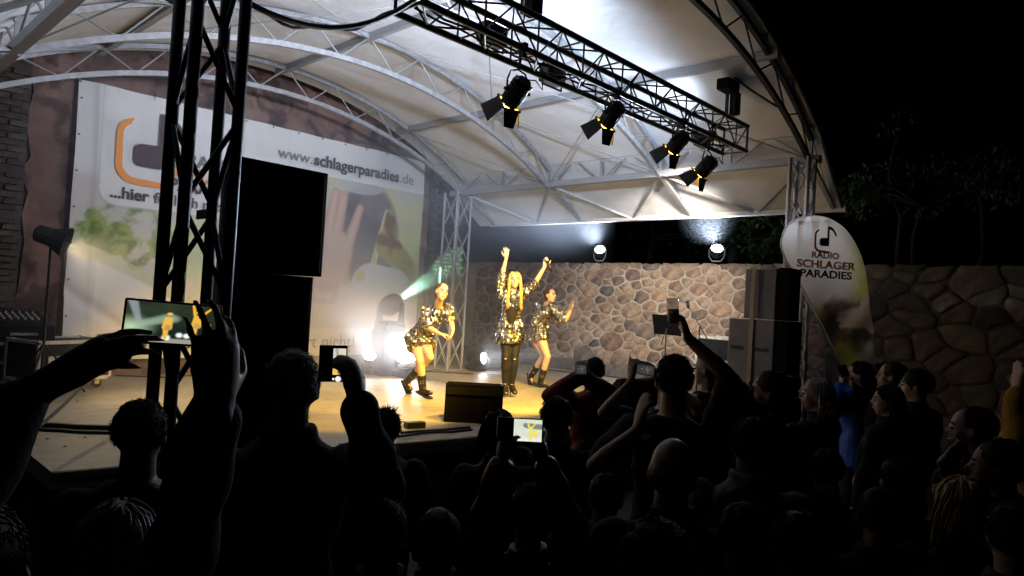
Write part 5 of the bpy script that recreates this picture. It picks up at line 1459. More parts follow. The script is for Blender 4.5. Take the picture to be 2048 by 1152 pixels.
def hair_mat(name, col, col2=None, rough=.42):
    return mat(name, col, .62 if max(col) < .04 else rough, var=0, col2=col2 or tuple(c*.55 for c in col), vscale=26, spec=.12 if max(col) < .04 else .3)
def hair(root, hp, HR, s, style='short', col=None, L=.25, n=260, seed=0, vol=1.0, front=0):
    rs = random.Random(seed); col = col or hair_mat('dark_hair', (.035, .026, .02))
    c0 = (0, -.022, .030)
    R = (.080*vol, .098*vol, .092*vol)
    if style == 'bald':
        R = (.0765, .090, .06); c0 = (0, -.022, -.012)
    b = MB(); b.ell(hp(*c0), (R[0]*s, R[1]*s, R[2]*s), HR, 22, 15)
    if style in ('long', 'bob', 'bun'): b.ell(hp(0, -.045, -.02), (.074*s*vol, .062*s*vol, .09*s), HR, 18, 12)
    if style == 'bun': b.ell(hp(0, -.11, .06), (.045*s, .045*s, .045*s), HR, 14, 10)
    if style == 'bald': b.v = [v for v in b.v]
    # tufted surface
    i0 = 0
    for i, v in enumerate(b.v):
        f = mnoise.noise(v*22+Vector((seed, 0, 0)))*.5+mnoise.noise(v*55)*.3
        d = (v-hp(*c0)).normalized(); b.v[i] = v+d*f*.010*s*(vol if style != 'bald' else .3)
    cap_ = b.build('hair', col, root, True, False)
    vs = MB()
    for i in range(n):
        # direction on the scalp
        for _ in range(40):
            d = Vector((rs.gauss(0, 1), rs.gauss(0, 1), rs.gauss(0, 1))).normalized()
            if style == 'bald' and (d.z > .15 or d.y > .2): continue
            if d.z > -.45 and not (d.y > .12 and d.z < .70): break
        p = Vector((c0[0]+d.x*R[0], c0[1]+d.y*R[1], c0[2]+d.z*R[2]))*1.0
        if style in ('short', 'bald', 'curly', 'bun'):
            ln = rs.uniform(.010, .024)*(1 if style != 'curly' else 1.4)*(.45 if style == 'bald' else 1)*vol
            tg = Vector((rs.gauss(0, .5), rs.gauss(0, .5)-.3, rs.gauss(0, .4)-.4)); tg = tg-d*tg.dot(d)*.9; q1 = p+(d*.22+tg*.9).normalized()*ln*.6
            q2 = q1+(d*(.5 if style == 'curly' else -.05)+tg).normalized()*ln*.8
            if style == 'curly': q2 += Vector((rs.uniform(-.01, .01), rs.uniform(-.01, .01), rs.uniform(-.01, .01)))
            vs.path([hp(*p), hp(*q1), hp(*q2)], [.0020*s, .0015*s, .0005*s], 3, False)
        else:
            # lock: slides over the head then falls
            pts = []; q = p.copy(); st = .028; nseg = max(4, int((L*rs.uniform(.75, 1.1))/st)); v = (Vector((d.x*.6, d.y*.3-.25, -.5))).normalized(); ph = rs.uniform(0, 6); fa = rs.uniform(.3, 1)
            down = HR.inverted() @ Vector((0, 0, -1))
            for k in range(nseg):
                pts.append(hp(*q)); v = (v*.55+down*.6).normalized(); q = q+v*st
                # stay outside the head
                e = Vector(((q.x-c0[0])/(R[0]*1.04), (q.y-c0[1])/(R[1]*1.04), (q.z-c0[2])/(R[2]*1.08)))
                if e.length < 1: e.normalize(); q = Vector((c0[0]+e.x*R[0]*1.04, c0[1]+e.y*R[1]*1.04, c0[2]+e.z*R[2]*1.08))
                if q.z < -.02:
                    rr_ = math.hypot(q.x, q.y+.02); lim = .068
                    if rr_ < lim: q.x *= lim/rr_; q.y = (q.y+.02)*lim/rr_-.02
                    pass
                if q.z < .075 and q.y > .0: q.y = max(-.0, q.y-.02); q.x = math.copysign(max(abs(q.x), .074), q.x)
                q.x += .006*sin(ph+k*.9)*fa; q.y += .004*cos(ph+k*.8)*fa
            rr2 = [((.0036 if n > 200 else .006)*(.7+.5*rs.random()))*s*(1-.75*(k/len(pts))**2) for k in range(len(pts))]
            if len(pts) > 2: vs.path(pts, rr2, 4, True)
    if front:
        for i in range(150):
            sg = rs.choice((-1, 1)); x0 = sg*rs.uniform(.066, .084); y0 = rs.uniform(-.01, .045); pts = [hp(x0*.55, .02, .118), hp(x0*.95, y0+.01, .07)]; ph = rs.uniform(0, 6); ln = front*rs.uniform(.75, 1.05); ns = 12
            for k in range(ns):
                t = k/(ns-1); pts.append(hp(x0*(1+.25*t)+.010*sin(ph+t*9), y0+.01+.085*min(1, t*2.2)+.006*cos(ph+t*7), .02-ln*t))
            vs.path(pts, [.0042*s*(1-.7*(k/13)**2) for k in range(len(pts))], 4, True)
    o = vs.build('hair_strand', col, cap_, True, False); o['kind'] = 'stuff'

def std_joints(s, fem=0, lean=0.0, headyaw=0, headpitch=0, crouch=0, arms=None, root=None, twist=0):
    """standing figure, facing +Y, right hand on +X; s = height/1.75"""
    V = Vector; shw = (.165 if fem else .185)*s
    J = dict(pelvis=V((0, 0, .95*s)), chest=V((0, lean*.5*s, 1.42*s)), neck=V((0, lean*.55*s-.01, 1.475*s)))
    hc = V((0, lean*.6*s+.012*s, 1.632*s))
    HR = Matrix.Rotation(headyaw, 3, 'Z') @ Matrix.Rotation(headpitch, 3, 'X')
    J['headM'] = Matrix.Translation(hc) @ HR.to_4x4()
    tw = Matrix.Rotation(twist, 3, 'Z')
    for k, sg in (('L', -1), ('R', 1)):
        J['sh'+k] = V((0, lean*.5*s, 1.405*s)) + tw @ V((sg*shw, -.005*s, 0))
        J['hip'+k] = V((sg*.088*s, 0, .90*s)); J['kn'+k] = V((sg*.10*s, .02*s, .49*s)); J['an'+k] = V((sg*.11*s, -.02*s, .085*s)); J['toe'+k] = V((sg*.14*s, .12*s, .04*s))
        w = V((sg*.25*s, .10*s, .86*s)); hint = V((sg*.5, -1, -.2)); hd = None
        if arms and k in arms:
            a = arms[k]; w = V(a[0]); hint = V(a[1]) if a[1] is not None else V((sg*.6, -.2, -1)); hd = a[2] if len(a) > 2 else None
        el, wr = ik(J['sh'+k], w, .285*s, .255*s, hint); J['el'+k] = el; J['wr'+k] = wr
        if hd: J['hand'+k] = hd
    return J
# ------------------------------------------------------------------ the three performers
def performer(label, base, joints, s, outfit, hairspec, hands=None, face=2, headf=None, headup=None, lean=0):
    root = thing('person', label, 'person', base, 0, 'performers on the stage')
    bpy.context.view_layer.update()
    off = Vector(base)
    J = {k: Vector(v)-off for k, v in joints.items()}
    f = Vector(headf).normalized(); u = Vector(headup or (0, 0, 1)); x = f.cross(u).normalized(); u = x.cross(f)
    J['headM'] = Matrix.Translation(J.pop('head')) @ Matrix((x, f, u)).transposed().to_4x4()
    for k in 'LR':
        if hands and k in hands: J['hand'+k] = hands[k]
    root.matrix_basis = Matrix.Translation(off)
    person(label, J, root, None, outfit, hairspec, s=s, voxel=.0075, fem=1, skin=SK2, face=face)
    return root
def jt(d, D0):
    out = {}
    for k, v in d.items(): out[k] = at(v[0], v[1], D=D0+(v[2] if len(v) > 2 else 0))
    return out
M_boot = mat('black_boot_leather', (.011, .009, .008), .35, bump=.2, bscale=60)
tocam = Vector((-.73, -.68, 0)); imr = Vector((.686, -.728, 0))
# left dancer
D = 8.78
j = jt(dict(head=(884, 584, -.22), neck=(876, 612, -.10), chest=(872, 622, -.05), pelvis=(838, 676, .12), shR=(852, 621, -.02), shL=(896, 616, -.05),
            hipR=(829, 684, .10), hipL=(847, 684, .16), knR=(841, 724, -.08), knL=(860, 714, -.12), anR=(845, 776, 0), anL=(814, 762, .30),
            toeR=(861, 785, -.10), toeL=(821, 778, .2), elR=(856, 655, -.10), elL=(902, 643, -.12), wrR=(880, 668, -.25), wrL=(906, 660, -.30)), D)
base = at(838, 795, D=D); base.z = SZ
performer('left dancer in a silver sequin dress bending forward beside the glaring floor lamps', base, j, .99,
          [('dress', M_dress, .016, .85, .16, 16000), ('boot', M_boot)],
          dict(style='bun', col=hair_mat('auburn_hair', (.19, .085, .04)), n=260, seed=3, vol=.95),
          hands=dict(R=(imr*.9+Vector((0, 0, -.1)), Vector((0, 0, -1)), .5, .1), L=(imr*-.1+Vector((0, 0, -.6))+tocam*.2, -imr, .5, .1)), headf=tocam+imr*.55+Vector((0, 0, .05)), headup=(imr*.2+Vector((0, 0, 1))))
# singer
D = 9.35
j = jt(dict(head=(1029, 561, -.02), neck=(1027, 580, 0), chest=(1026, 592, 0), pelvis=(1021, 656, .03), shR=(1005, 588, 0), shL=(1047, 586, 0),
            hipR=(1012, 662, .02), hipL=(1031, 662, .03), knR=(1011, 716, -.04), knL=(1029, 717, -.02), anR=(1010, 770, .02), anL=(1023, 771, .05),
            toeR=(1012, 787, -.12), toeL=(1030, 785, -.10), elR=(1004, 550, -.02), elL=(1070, 566, -.05), wrR=(1012, 517, -.05), wrL=(1089, 534, -.1)), D)
base = at(1017, 792, D=D); base.z = SZ
SB = base.copy(); SJ = j
M_glossblack = mat('glossy_black_top', (.03, .028, .025), .25, .3)
performer('blonde singer with both arms raised and a microphone in hand', base, j, .985,
          [('dress', M_dress, .012, .98, .02, 12000), ('skirt', M_dress, .19, .30), ('trousers', mat('black_leggings', (.006, .006, .006), .7), .004, 1), ('heel', M_boot)],
          dict(style='long', col=hair_mat('golden_blonde_hair', (.62, .40, .15), (.40, .24, .08)), L=.40, n=150, seed=5, vol=1.0, front=.42),
          hands=dict(R=(Vector((0, 0, 1)), tocam, .08, .3), L=(Vector((0, 0, .9))+imr*.1, tocam, 1.1, .02)), headf=tocam+imr*.12+Vector((0, 0, .12)))
sg_root = [o for o in COL.objects if o.get('label', '').startswith('blonde singer')][0]
m = MB(); cc_ = (SJ['pelvis'].lerp(SJ['chest'], .62)-SB)-(CF*.105); m.ell(cc_, (.085, .032, .20), look(Vector((0, 0, 1)), CF) @ Matrix.Rotation(0, 3, 'Z') if False else Matrix((CR, CF, Vector((0, 0, 1)))).transposed(), 16, 12); m.build('top', M_glossblack, sg_root, True, False)
mic = thing('microphone', 'black hand microphone held up by the blonde singer', 'microphone', at(1094, 526, D=9.2))
m = MB(); m.tube(at(1104, 544, D=9.2), at(1094, 522, D=9.22), .013, .018, n=10); m.build('handle', M_blacksteel, mic, True)
m = MB(); m.ell(at(1092, 518, D=9.22), .027); m.build('mic_head', M_galv, mic, True)
# right dancer
D = 10.55
j = jt(dict(head=(1101, 591, -.08), neck=(1094, 608, 0), chest=(1092, 618, 0), pelvis=(1073, 662, .08), shR=(1077, 618, .08), shL=(1104, 614, -.08),
            hipR=(1067, 668, .12), hipL=(1079, 668, -.0), knR=(1087, 712, -.0), knL=(1095, 713, -.12), anR=(1062, 752, .25), anL=(1081, 763, -.02),
            toeR=(1064, 766, .18), toeL=(1094, 771, -.06), elR=(1118, 640, -.0), elL=(1131, 640, -.22), wrR=(1137, 622, -.12), wrL=(1141, 622, -.24)), D)
base = at(1073, 777, D=D); base.z = SZ
performer('right dancer in a silver sequin dress clapping beside the singer', base, j, .97,
          [('dress', M_dress, .016, .85, .14, 15000), ('boot', M_boot)],
          dict(style='bun', col=hair_mat('dark_brown_hair', (.085, .042, .025)), n=160, seed=8, vol=.96),
          hands=dict(R=(Vector((0, 0, 1))+imr*.2, imr, .15, .15), L=(Vector((0, 0, 1))+imr*.25, -imr*.8+tocam*.3, .15, .15)), headf=tocam*.65+imr*.75+Vector((0, 0, .08)), headup=(imr*.1+Vector((0, 0, 1))))
# ------------------------------------------------------------------ audience
CAMANG = YAW
def fab(name, col, var=.25, rough=.85): return mat(name, col, rough, var=var, vscale=14, bump=.25, bscale=90, spec=.15)
F_black = fab('black_cotton', (.006, .006, .007)); F_navy = fab('navy_cotton', (.007, .009, .018)); F_char = fab('charcoal_wool', (.014, .014, .015))
F_red = fab('dark_red_softshell', (.085, .008, .009), .15, .6); F_blue = fab('blue_rain_jacket', (.012, .055, .27), .15, .45); F_grey = fab('light_grey_shirt', (.11, .115, .11), .1, .7)
F_jeans = fab('dark_denim', (.008, .01, .018)); F_olive = fab('olive_jacket', (.012, .013, .010)); F_quilt = fab('quilted_dark_nylon', (.012, .012, .016), .3, .4); F_ochre = fab('ochre_knit', (.22, .12, .02), .2)
def spotted():
    m = mat('spotted_fleece', (.2, .2, .2), .8); n = m.node_tree.nodes; L = m.node_tree.links; b = n['Principled BSDF']
    tc = n.new('ShaderNodeTexCoord'); v = n.new('ShaderNodeTexNoise'); v.inputs['Scale'].default_value = 24; v.inputs['Detail'].default_value = 1; L.new(tc.outputs['Object'], v.inputs['Vector'])
    r = n.new('ShaderNodeValToRGB'); L.new(v.outputs[0], r.inputs[0]); r.color_ramp.elements[0].position = .5; r.color_ramp.elements[0].color = (.015, .015, .016, 1); r.color_ramp.elements[1].position = .58; r.color_ramp.elements[1].color = (.13, .125, .12, 1)
    L.new(r.outputs[0], b.inputs['Base Color']); return m
F_spot = spotted()
H_black = hair_mat('black_hair', (.006, .005, .0045)); H_brown = hair_mat('brown_hair', (.03, .018, .012)); H_grey = hair_mat('grey_hair', (.30, .29, .28), (.12, .115, .11)); H_blond = hair_mat('blonde_hair', (.55, .38, .18), (.28, .17, .07)); H_white = hair_mat('pale_hair', (.45, .42, .38), (.25, .22, .2)); H_bald = skin_mat('scalp', (.46, .30, .22))
SKA = skin_mat('medium_skin', (.26, .165, .115))
crowd = []
GRP = 'people in the audience'
def aud(label, x, ytop, D, phi=8, head=0, pitch=0.0, outfit=None, hairs=None, arms=None, fem=0, voxel=.011, face=0, lean=.04, Hmax=1.95, skin=None, full=True):
    top = at(x, ytop, D=D); H = min(Hmax, max(1.45, top.z)); s = H/1.775
    a = CAMANG+radians(phi)+math.atan2(-(x-1024), FPX)*1.0
    rz = a-pi/2; fwd = Vector((cos(a), sin(a), 0))
    base = Vector((top.x, top.y, 0))-fwd*.02
    root = thing('person', label, 'person', (0, 0, 0), 0, GRP); root.location = base; root.rotation_euler = (0, 0, rz)
    Mi = (Matrix.Translation(base) @ Matrix.Rotation(rz, 4, 'Z')).inverted(); R3 = Mi.to_3x3()
    arr = {}
    for k, v in (arms or {}).items():
        w = Mi @ v[0]; hint = Vector(v[1]) if v[1] is not None else None
        hd = (R3 @ v[2][0], R3 @ v[2][1], *v[2][2:]) if len(v) > 2 and v[2] else None
        arr[k] = (w, hint, hd)
    root.matrix_basis = Matrix.Translation(base) @ Matrix.Rotation(rz, 4, 'Z')
    J = std_joints(s, fem, lean, radians(head), radians(pitch), arms=arr)
    o = outfit or [('jacket', F_black, .018, 1.96, .10, True), ('trousers', F_jeans, .008), ('shoe', M_rubber)]
    person(label, J, root, GRP, o, hairs or dict(style='short', col=H_black, n=352, seed=int(x)), s=s, voxel=voxel, fem=fem, skin=skin or SKA, face=face)
    crowd.append(root); return root
def jk(m, inf=.018, slv=1.96, hem=.10, col=True, tr=None): return [('jacket', m, inf, slv, hem, col), ('trousers', tr or F_jeans, .008), ('shoe', M_rubber)]
def tee(m, slv=.55, tr=None): return [('shirt', m, .010, slv, .06, False), ('trousers', tr or F_jeans, .008), ('shoe', M_rubber)]
CAMD = -CF; IR = CR; IU = CU

def phone(label, x, y, D, w, h, roll=0, paint=None, lit=None, nx=90, yaw=0, estr=1.0, insets=(0, 0, 0, 0), holder=None):
    """phone seen from the screen side; w along the picture's right before roll"""
    c = at(x, y, D=D); d = (CAM-c).normalized(); ux = Vector((0, 0, 1)).cross(d).normalized(); uy = d.cross(ux)
    ux = ux*cos(roll)+uy*sin(roll); uy = d.cross(ux); R = Matrix((ux, uy, d)).transposed()
    t = thing('smartphone', label, 'smartphone', c, 0, 'smartphones filming the show')
    m = MB(); m.box(c, (w, h, .009), R, .0035); m.build('phone_body', mat('phone_black_glass', (.008, .008, .009), .12), t)
    l, r, b_, tp = insets
    sw, sh = w-.008-l-r, h-.008-b_-tp
    O = c - ux*(w/2-.004-l) - uy*(h/2-.004-b_) + d*.0056
    if paint:
        painted_grid('phone_screen', tuple(O), tuple(ux), tuple(uy), sw, sh, nx, int(nx*sh/sw), lambda U, V: paint(U/sw, V/sh), vcol_mat('screen_glow_%d' % int(estr*10) if False else 'screen_glow', emit=estr), t)
    return t, c, ux, uy, d

def sc_stage(U, V):      # landscape film of the left half of the stage
    C = cst(U, (.010, .018, .012)); n = N(U*2, V*2, 2, 31)
    C = mixc(C, cst(U, (.10, .13, .06)), sst(.3, 1, V)*.3*(n))
    C = mixc(C, cst(U, (.50, .68, .45)), sst(.33, -.08, np.hypot((U-.06)/1.0, (V-.35)/1.15))*.95)
    C = mixc(C, cst(U, (.30, .42, .30)), sst(.10, 0, caps(U, V, (.18, .45), (.46, .62), .01, .05))*.7)
    C = mixc(C, cst(U, (.30, .33, .36)), sst(.02, -.02, caps(U, V, (.06, 1.0), (.14, .5), .05, .03))*.7)
    C = mixc(C, cst(U, (.34, .30, .26)), sst(.13, .09, V)*.9)
    for (x, y, r) in ((.16, .18, .05), (.44, .13, .05), (.66, .20, .04), (.58, .21, .04)): C = mixc(C, cst(U, (.9, 1, .95)), sst(.02, -.02, np.hypot(U-x, (V-y)*.6)-r*.8))
    def fig(x, y, sc, up):
        nonlocal C
        f = np.minimum.reduce([caps(U, V, (x, y+.28*sc), (x-.01, y+.05*sc), .045*sc, .055*sc), caps(U, V, (x+.01, y+.40*sc), (x+.01, y+.41*sc), .03*sc, .03*sc), caps(U, V, (x-.02, y), (x-.02, y-.22*sc), .03*sc, .02*sc)])
        C = mixc(C, cst(U, (.75, .42, .05)), sst(.008, -.008, f))
        if up:
            f = np.minimum.reduce([caps(U, V, (x-.03, y+.32*sc), (x-.06, y+.62*sc), .018, .014), caps(U, V, (x+.03, y+.30*sc), (x+.14, y+.52*sc), .018, .014)]); C = mixc(C, cst(U, (.85, .42, .03)), sst(.006, -.006, f))
        f = caps(U, V, (x, y+.10*sc), (x, y+.02), .03*sc, .04*sc); C = mixc(C, cst(U, (.28, .22, .12)), sst(.01, -.01, f)*n)
    fig(.45, .33, 1.0, False); fig(.76, .42, 1.0, True); fig(.88, .22, .75, False)
    return C
def sc_port(U, V):
    n = N(U*2, V*2, 3, 41); C = cst(U, (.62, .60, .50)); C = mixc(C, cst(U, (.22, .20, .08)), sst(.25, -.1, np.abs(U-.25-.3*(1-V)))*sst(.4, .7, V))
    C = mixc(C, cst(U, (.85, .82, .75)), sst(.3, .0, np.hypot(U-.15, V-.45))); C = mixc(C, cst(U, (.78, .52, .10)), sst(.34, .28, V))
    C = mixc(C, cst(U, (.60, .32, .08)), sst(.02, -.02, caps(U, V, (.62, .55), (.62, .32), .09, .12))); C = mixc(C, cst(U, (.15, .12, .08)), sst(.02, -.02, caps(U, V, (.5, .2), (.5, .12), .09, .12)))
    return C*(.8+.3*n[..., None])
def sc_bright(U, V):
    n = N(U*2, V*2, 4, 51); C = cst(U, (.62, .66, .56)); C = mixc(C, cst(U, (.20, .22, .20)), sst(.02, -.02, caps(U, V, (.45, .72), (.95, .68), .12, .12)))
    C = mixc(C, cst(U, (.80, .80, .68)), sst(.3, 0, V)); 
    f = np.minimum.reduce([caps(U, V, (.60, .62), (.62, .35), .06, .08), caps(U, V, (.54, .65), (.48, .92), .03, .025), caps(U, V, (.64, .62), (.78, .85), .03, .025), caps(U, V, (.60, .3), (.60, .05), .05, .03), caps(U, V, (.80, .50), (.76, .3), .06, .08)])
    C = mixc(C, cst(U, (.80, .68, .10)), sst(.02, -.02, f)); return C*(.85+.25*n[..., None])
def sc_dim(U, V):
    n = N(U*3, V*3, 4, 61); C = mixc(cst(U, (.03, .03, .03)), cst(U, (.40, .36, .34)), sst(.55, .7, n)*sst(.45, .2, np.hypot(U-.5, V-.5))); return C

# --- the foreground person filming with both hands
phone('foreground smartphone held sideways in two hands, filming green fog', 346, 647, 1.16, .150, .074, -.045, sc_stage, nx=150, estr=1.0)
pw = lambda x, y, D: at(x, y, D=D)
aud('nearest person at lower left, arms raised with the sideways smartphone', -85, 952, .86, phi=2, outfit=jk(F_black, .006, 1.9), hairs=dict(style='short', col=H_black, vol=.93, n=320, seed=1), voxel=.0065, Hmax=1.9,
    arms=dict(L=(pw(140, 684, 1.03), (-1, .1, -.5), (IR*.85+IU*.5+CF*.1, CF*.55-IU*.7, .35, .14)),
              R=(pw(432, 835, 1.02), (.05, .7, -1), (IU*1.0-IR*.02+CF*.05, -IR*.85+CF*.45, [.42, .30, .22, .16], .22))))
# --- others, left to right (head top pixel, distance)
aud('person with short dark hair and grey shirt in front of the left stage edge', 287, 788, 2.25, phi=-10, outfit=tee(F_char, .9), hairs=dict(style='short', col=H_brown, n=672, seed=2), head=-6)
aud('person with shiny grey hair at the lower left picture edge', 243, 985, 1.5, phi=6, outfit=jk(F_black), hairs=dict(style='bob', L=.17, col=H_grey, n=442, seed=3), fem=1, voxel=.0095)
aud('tall man with close grey hair beside the upright smartphone', 590, 680, 2.25, phi=-2, Hmax=1.92, outfit=jk(F_black), hairs=dict(style='short', col=H_grey, n=672, seed=4, vol=.97),
    arms=dict(R=(pw(716, 812, 2.05), (.15, .5, -1), (IU*1.0-IR*.2, -IR*.8+CF*.4, .62, .1))))
ph = phone('upright smartphone with round camera buttons beside the grey-haired man', 666, 727, 2.1, .084, .112, .02, sc_port, nx=60, insets=(.038, .0, .018, .006), estr=1.0)
t, c, ux, uy, d = ph
m = MB(); q = c-uy*.047+ux*.017+d*.0058; m.lathe([(0, .0), (.0085, 0), (.0085, .0008), (0, .0008)], TM(q, look(d)), 16); m.build('shutter_button', mat('screen_button_glow', (.8, .8, .8), .4, emit=(.9, .9, .9), estr=.9), t)
for k in (-1, 1):
    m = MB(); m.lathe([(0, .0), (.0035, 0), (.0035, .0008), (0, .0008)], TM(q+ux*k*.014, look(d)), 12); m.build('round_button', mat('screen_button_glow'), t)
aud('small dark-haired head low behind the left people', 511, 764, 4.3, phi=0, outfit=jk(F_black), hairs=dict(style='short', col=H_black, n=352, seed=5), fem=1)
aud('person with messy curly hair at the stage edge left of the wedge', 775, 812, 3.5, phi=-8, outfit=jk(F_olive), hairs=dict(style='curly', col=H_brown, n=620, seed=6, vol=1.06))
aud('person with dark bob hair behind the wide bright smartphone', 1000, 812, 3.2, phi=0, outfit=jk(F_black), hairs=dict(style='bob', L=.15, col=H_black, n=340, seed=7), fem=1)
aud('woman in a shiny padded sleeve holding the wide bright smartphone', 1064, 957, 2.2, phi=-4, outfit=jk(F_quilt, .014), hairs=dict(style='short', col=H_black, n=416, seed=8), fem=1, voxel=.0095,
    arms=dict(L=(pw(1000, 930, 1.98), (-.6, .2, -1), (IU*.95+IR*.3, IR*.7+CF*.5, .5, .1)), R=(pw(1092, 935, 2.0), (.5, .2, -1), (IU*.95-IR*.35, -IR*.7+CF*.5, .6, .1))))
phone('wide bright smartphone showing yellow dancers, held low in the middle', 1040, 860, 1.98, .134, .070, .01, sc_bright, nx=80, insets=(.045, 0, 0, 0), estr=1.0)
aud('person with smooth dark hair right of the wide bright smartphone', 1115, 787, 3.45, phi=4, outfit=jk(F_black), hairs=dict(style='short', col=H_black, n=480, seed=9, vol=1.08))
aud('man in a dark red jacket filming with a tiny phone', 1192, 708, 5.3, phi=6, outfit=jk(F_red, .022), hairs=dict(style='short', col=H_black, n=384, seed=10, vol=.93),
    arms=dict(L=(pw(1155, 757, 5.0), (-1, -.2, -.5), (IU*.9+IR*.3, IR*.6+CF*.6, .6, .1)), R=(pw(1176, 757, 4.98), (1, -.2, -.6), (IU*.9-IR*.4, -IR*.6+CF*.6, .6, .1))))
phone('tiny smartphone in the hands of the man in the red jacket', 1162, 739, 4.95, .085, .075, .08, sc_dim, nx=40)
aud('tall man in navy raising a beer glass above the crowd', 1352, 700, 3.3, phi=4, Hmax=1.93, outfit=tee(F_navy, .9), hairs=dict(style='short', col=H_brown, n=672, seed=11, vol=1.0),
    arms=dict(R=(pw(1376, 676, 3.46), (1, 0, .0), (IU*.93-IR*.28, -IR*.9+CF*.15, .95, .05)), L=(pw(1275, 862, 3.0), (-1, -.1, -1), (IU*.9+IR*.2, IR*.6+CF*.2, .25, .25))))
# beer glass
P0 = at(1347, 650, D=3.42); P1 = at(1345, 596, D=3.42); Rb = look(P1-P0); hgl = (P1-P0).length
gl = thing('beer_glass', 'half-full beer glass raised above the crowd in front of the stone wall', 'glass', P0)
M_glass = mat('clear_glass', (.75, .78, .8), .05, alpha=.22)
m = MB(); m.lathe([(0, 0), (.026, .0), (.030, .03), (.033, hgl), (.0305, hgl), (.0275, .03), (.024, .008), (0, .008)], TM(P0, Rb), 22); m.build('glass', M_glass, gl, True)
m = MB(); m.lathe([(0, .010), (.0235, .010), (.0268, .03), (.029, hgl*.55), (0, hgl*.55)], TM(P0, Rb), 22); m.build('beer', mat('amber_beer', (.62, .27, .03), .15, alpha=.72), gl, True)
m = MB(); m.lathe([(0, hgl*.552), (.029, hgl*.552), (.0293, hgl*.60), (0, hgl*.61)], TM(P0, Rb), 22); m.build('foam', mat('beer_foam', (.75, .68, .55), .8), gl, True)
aud('person filming with both bare forearms behind the navy man', 1338, 722, 4.3, phi=2, outfit=tee(F_navy, .6), hairs=dict(style='short', col=H_brown, n=256, seed=12),
    arms=dict(L=(pw(1262, 765, 4.1), (-1, -.2, -.8), (IU*.95+IR*.05, IR*.8+CF*.4, [.1, .7, .8, .8], .1)), R=(pw(1320, 765, 4.1), (1, -.2, -.5), (IU*.8-IR*.5, -IR*.7+CF*.5, .5, .1))))
phone('small smartphone with dark screen held left of the navy man head', 1291, 740, 4.05, .108, .062, -.08, sc_dim, nx=50)
aud('man with grey hair in profile below the microphone stand', 1419, 700, 5.0, phi=35, head=38, outfit=tee(F_black, .8), hairs=dict(style='short', col=H_grey, n=416, seed=13, vol=.95), face=1)
aud('bald man with light on his scalp in the lower middle', 1350, 860, 2.2, phi=4, outfit=jk(F_black, .02, 1.96, .1, True), hairs=dict(style='bald', col=H_brown, n=260, seed=14), voxel=.0085)
aud('woman with wavy blonde hair and spotted jacket by the right speakers', 1465, 755, 3.4, phi=8, outfit=[('jacket', F_spot, .022, 1.96, .12, True), ('trousers', F_jeans, .008), ('shoe', M_rubber)], hairs=dict(style='long', L=.26, col=H_blond, n=442, seed=15, vol=1.12), fem=1)
aud('woman with pinned-up dark hair in profile beside the blonde woman', 1545, 733, 3.7, phi=45, head=42, outfit=jk(F_navy), hairs=dict(style='bun', col=H_brown, n=260, seed=16), fem=1, face=1,
    arms=dict(L=(pw(1512, 822, 3.5), (-.3, -1, -1), (IU*.8-IR*.4, IR*.6+CF*.2, .5, .1))))
aud('boyish person with brown hair and pale grey shirt collar', 1505, 825, 2.75, phi=5, outfit=[('shirt', F_grey, .016, 1.9, .10, True), ('trousers', F_jeans, .008), ('shoe', M_rubber)], hairs=dict(style='short', col=H_brown, n=672, seed=17), voxel=.0095)
aud('woman with pale smooth hair in profile below the teardrop flag', 1638, 748, 4.6, phi=62, head=30, outfit=jk(F_black), hairs=dict(style='bob', L=.2, col=H_white, n=272, seed=18, vol=.95), fem=1, face=1)
aud('person in a bright blue jacket with glasses at the flag foot', 1722, 718, 6.0, phi=60, head=35, outfit=jk(F_blue, .026), hairs=dict(style='bob', L=.17, col=H_black, n=306, seed=19), fem=1, face=1,
    arms=dict(L=(pw(1684, 775, 5.75), (-.4, .3, -1), (IU*.9, IR*.6, .6, .1)), R=(pw(1692, 775, 5.6), (.3, -1, -1), (IU*.9, -IR*.6, .6, .1))))
phone('small smartphone held up by the person in the blue jacket', 1687, 742, 5.65, .07, .10, .35, None)
aud('person with short dark hair behind the blue jacket, right side', 1787, 718, 5.6, phi=60, head=28, outfit=jk(F_black), hairs=dict(style='short', col=H_brown, n=352, seed=20), face=1)
aud('person partly hidden between blue jacket and dark group', 1762, 722, 6.3, phi=60, head=30, outfit=jk(F_char), hairs=dict(style='short', col=H_black, n=256, seed=21), face=1)
aud('shorter dark-haired person looking left before the dark wall', 1778, 765, 4.9, phi=66, head=30, outfit=jk(F_black), hairs=dict(style='bob', L=.2, col=H_black, n=306, seed=22), fem=1, face=1)
aud('man with lit face looking left before the dark stone wall', 1836, 733, 5.0, phi=58, head=34, outfit=jk(F_black), hairs=dict(style='short', col=H_black, n=416, seed=23, vol=1.04), face=1)
aud('man with forehead lit in profile at the right, nearest the wall', 1950, 803, 3.3, phi=62, head=34, outfit=jk(F_char), hairs=dict(style='short', col=H_brown, n=416, seed=24, vol=.95), face=1)
aud('older person with lit cheek at the right picture edge', 2002, 868, 2.7, phi=50, head=40, outfit=jk(F_black), hairs=dict(style='short', col=H_brown, n=416, seed=25), face=1)
aud('woman with long yellow-lit blonde hair at the lower right', 1925, 945, 2.4, phi=22, outfit=jk(F_black), hairs=dict(style='long', L=.36, col=H_blond, n=374, seed=26, vol=1.02), fem=1)
aud('dark-haired person cut by the lower right picture edge', 2035, 988, 2.0, phi=14, outfit=jk(F_olive), hairs=dict(style='short', col=H_brown, n=416, seed=27))
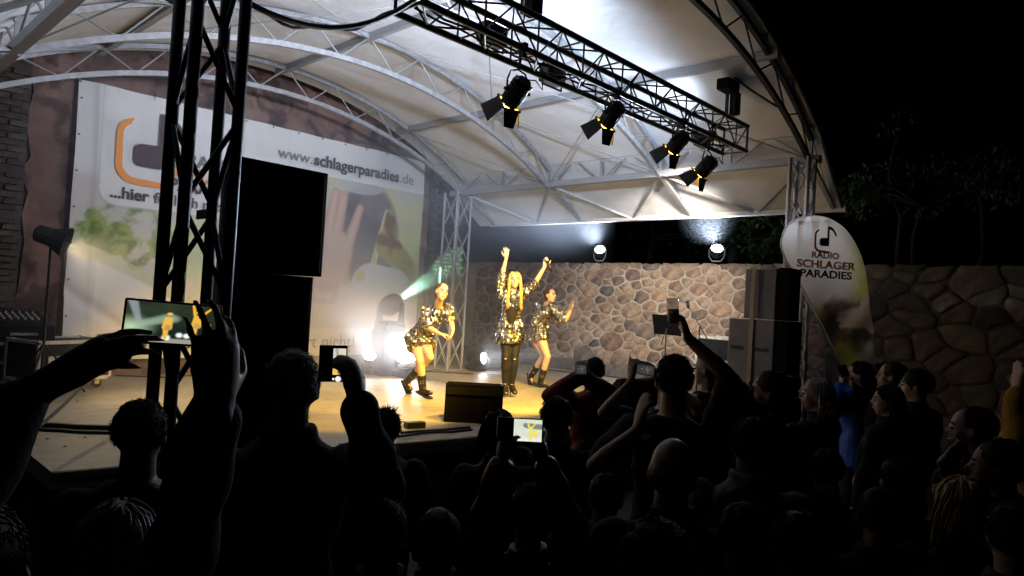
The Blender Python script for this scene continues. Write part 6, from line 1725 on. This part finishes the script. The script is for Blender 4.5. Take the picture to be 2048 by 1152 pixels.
aud('person clapping in an ochre sleeve at the right picture edge', 2075, 700, 3.9, phi=40, head=20, outfit=jk(F_ochre), hairs=dict(style='long', L=.2, col=H_white, n=204, seed=28), fem=1,
    arms=dict(L=(pw(2036, 788, 3.7), (-.4, -.6, -1), (IU*.95, IR*.9, .15, .2)), R=(pw(2044, 788, 3.7), (.4, -.6, -1), (IU*.95, -IR*.9, .15, .2))))
aud('person with raised bare elbow left of the yellow-lit blonde woman', 1800, 905, 2.9, phi=30, outfit=tee(F_black, .5), hairs=dict(style='short', col=H_black, n=320, seed=29),
    arms=dict(R=(pw(1885, 925, 2.7), (.5, -.5, -1), (IU*.5+IR*.7, CF*.6, .6, .1))))
aud('dark-haired person below the pale-haired woman', 1655, 888, 3.1, phi=15, outfit=jk(F_black), hairs=dict(style='short', col=H_black, n=320, seed=30))
aud('person with brown hair at the bottom centre picture edge', 1318, 1030, 1.45, phi=3, outfit=jk(F_black), hairs=dict(style='short', col=H_brown, n=832, seed=31, vol=1.08), voxel=.0095)
aud('grey-haired head just showing at the bottom edge', 1378, 1141, 1.3, phi=2, outfit=jk(F_black), hairs=dict(style='short', col=H_grey, n=480, seed=32), voxel=.011)
aud('dark figure in the unlit gap at the bottom left of centre', 770, 985, 1.9, phi=-4, outfit=jk(F_black), hairs=dict(style='short', col=H_black, n=320, seed=33))
aud('dark figure in the unlit area right of the bald man', 1600, 1010, 1.9, phi=8, outfit=jk(F_black), hairs=dict(style='short', col=H_black, n=320, seed=34))

for i, (x, y, D_, l) in enumerate(((880, 1005, 2.1, 'dark figure below the padded sleeve, left of the wide bright smartphone'), (1215, 935, 2.6, 'dark figure between the bald man and the padded-sleeve woman'),
        (1490, 990, 2.05, 'dark figure below the pale grey shirt'), (1760, 965, 2.4, 'dark figure left of the yellow-lit blonde woman'), (690, 905, 3.0, 'dark figure below the upright smartphone'), (400, 985, 2.0, 'dark figure behind the raised hand of the nearest person'))):
    aud(l, x, y, D_, phi=-6+4*i, outfit=jk(F_black), hairs=dict(style='short', col=H_black, n=160, seed=60+i))
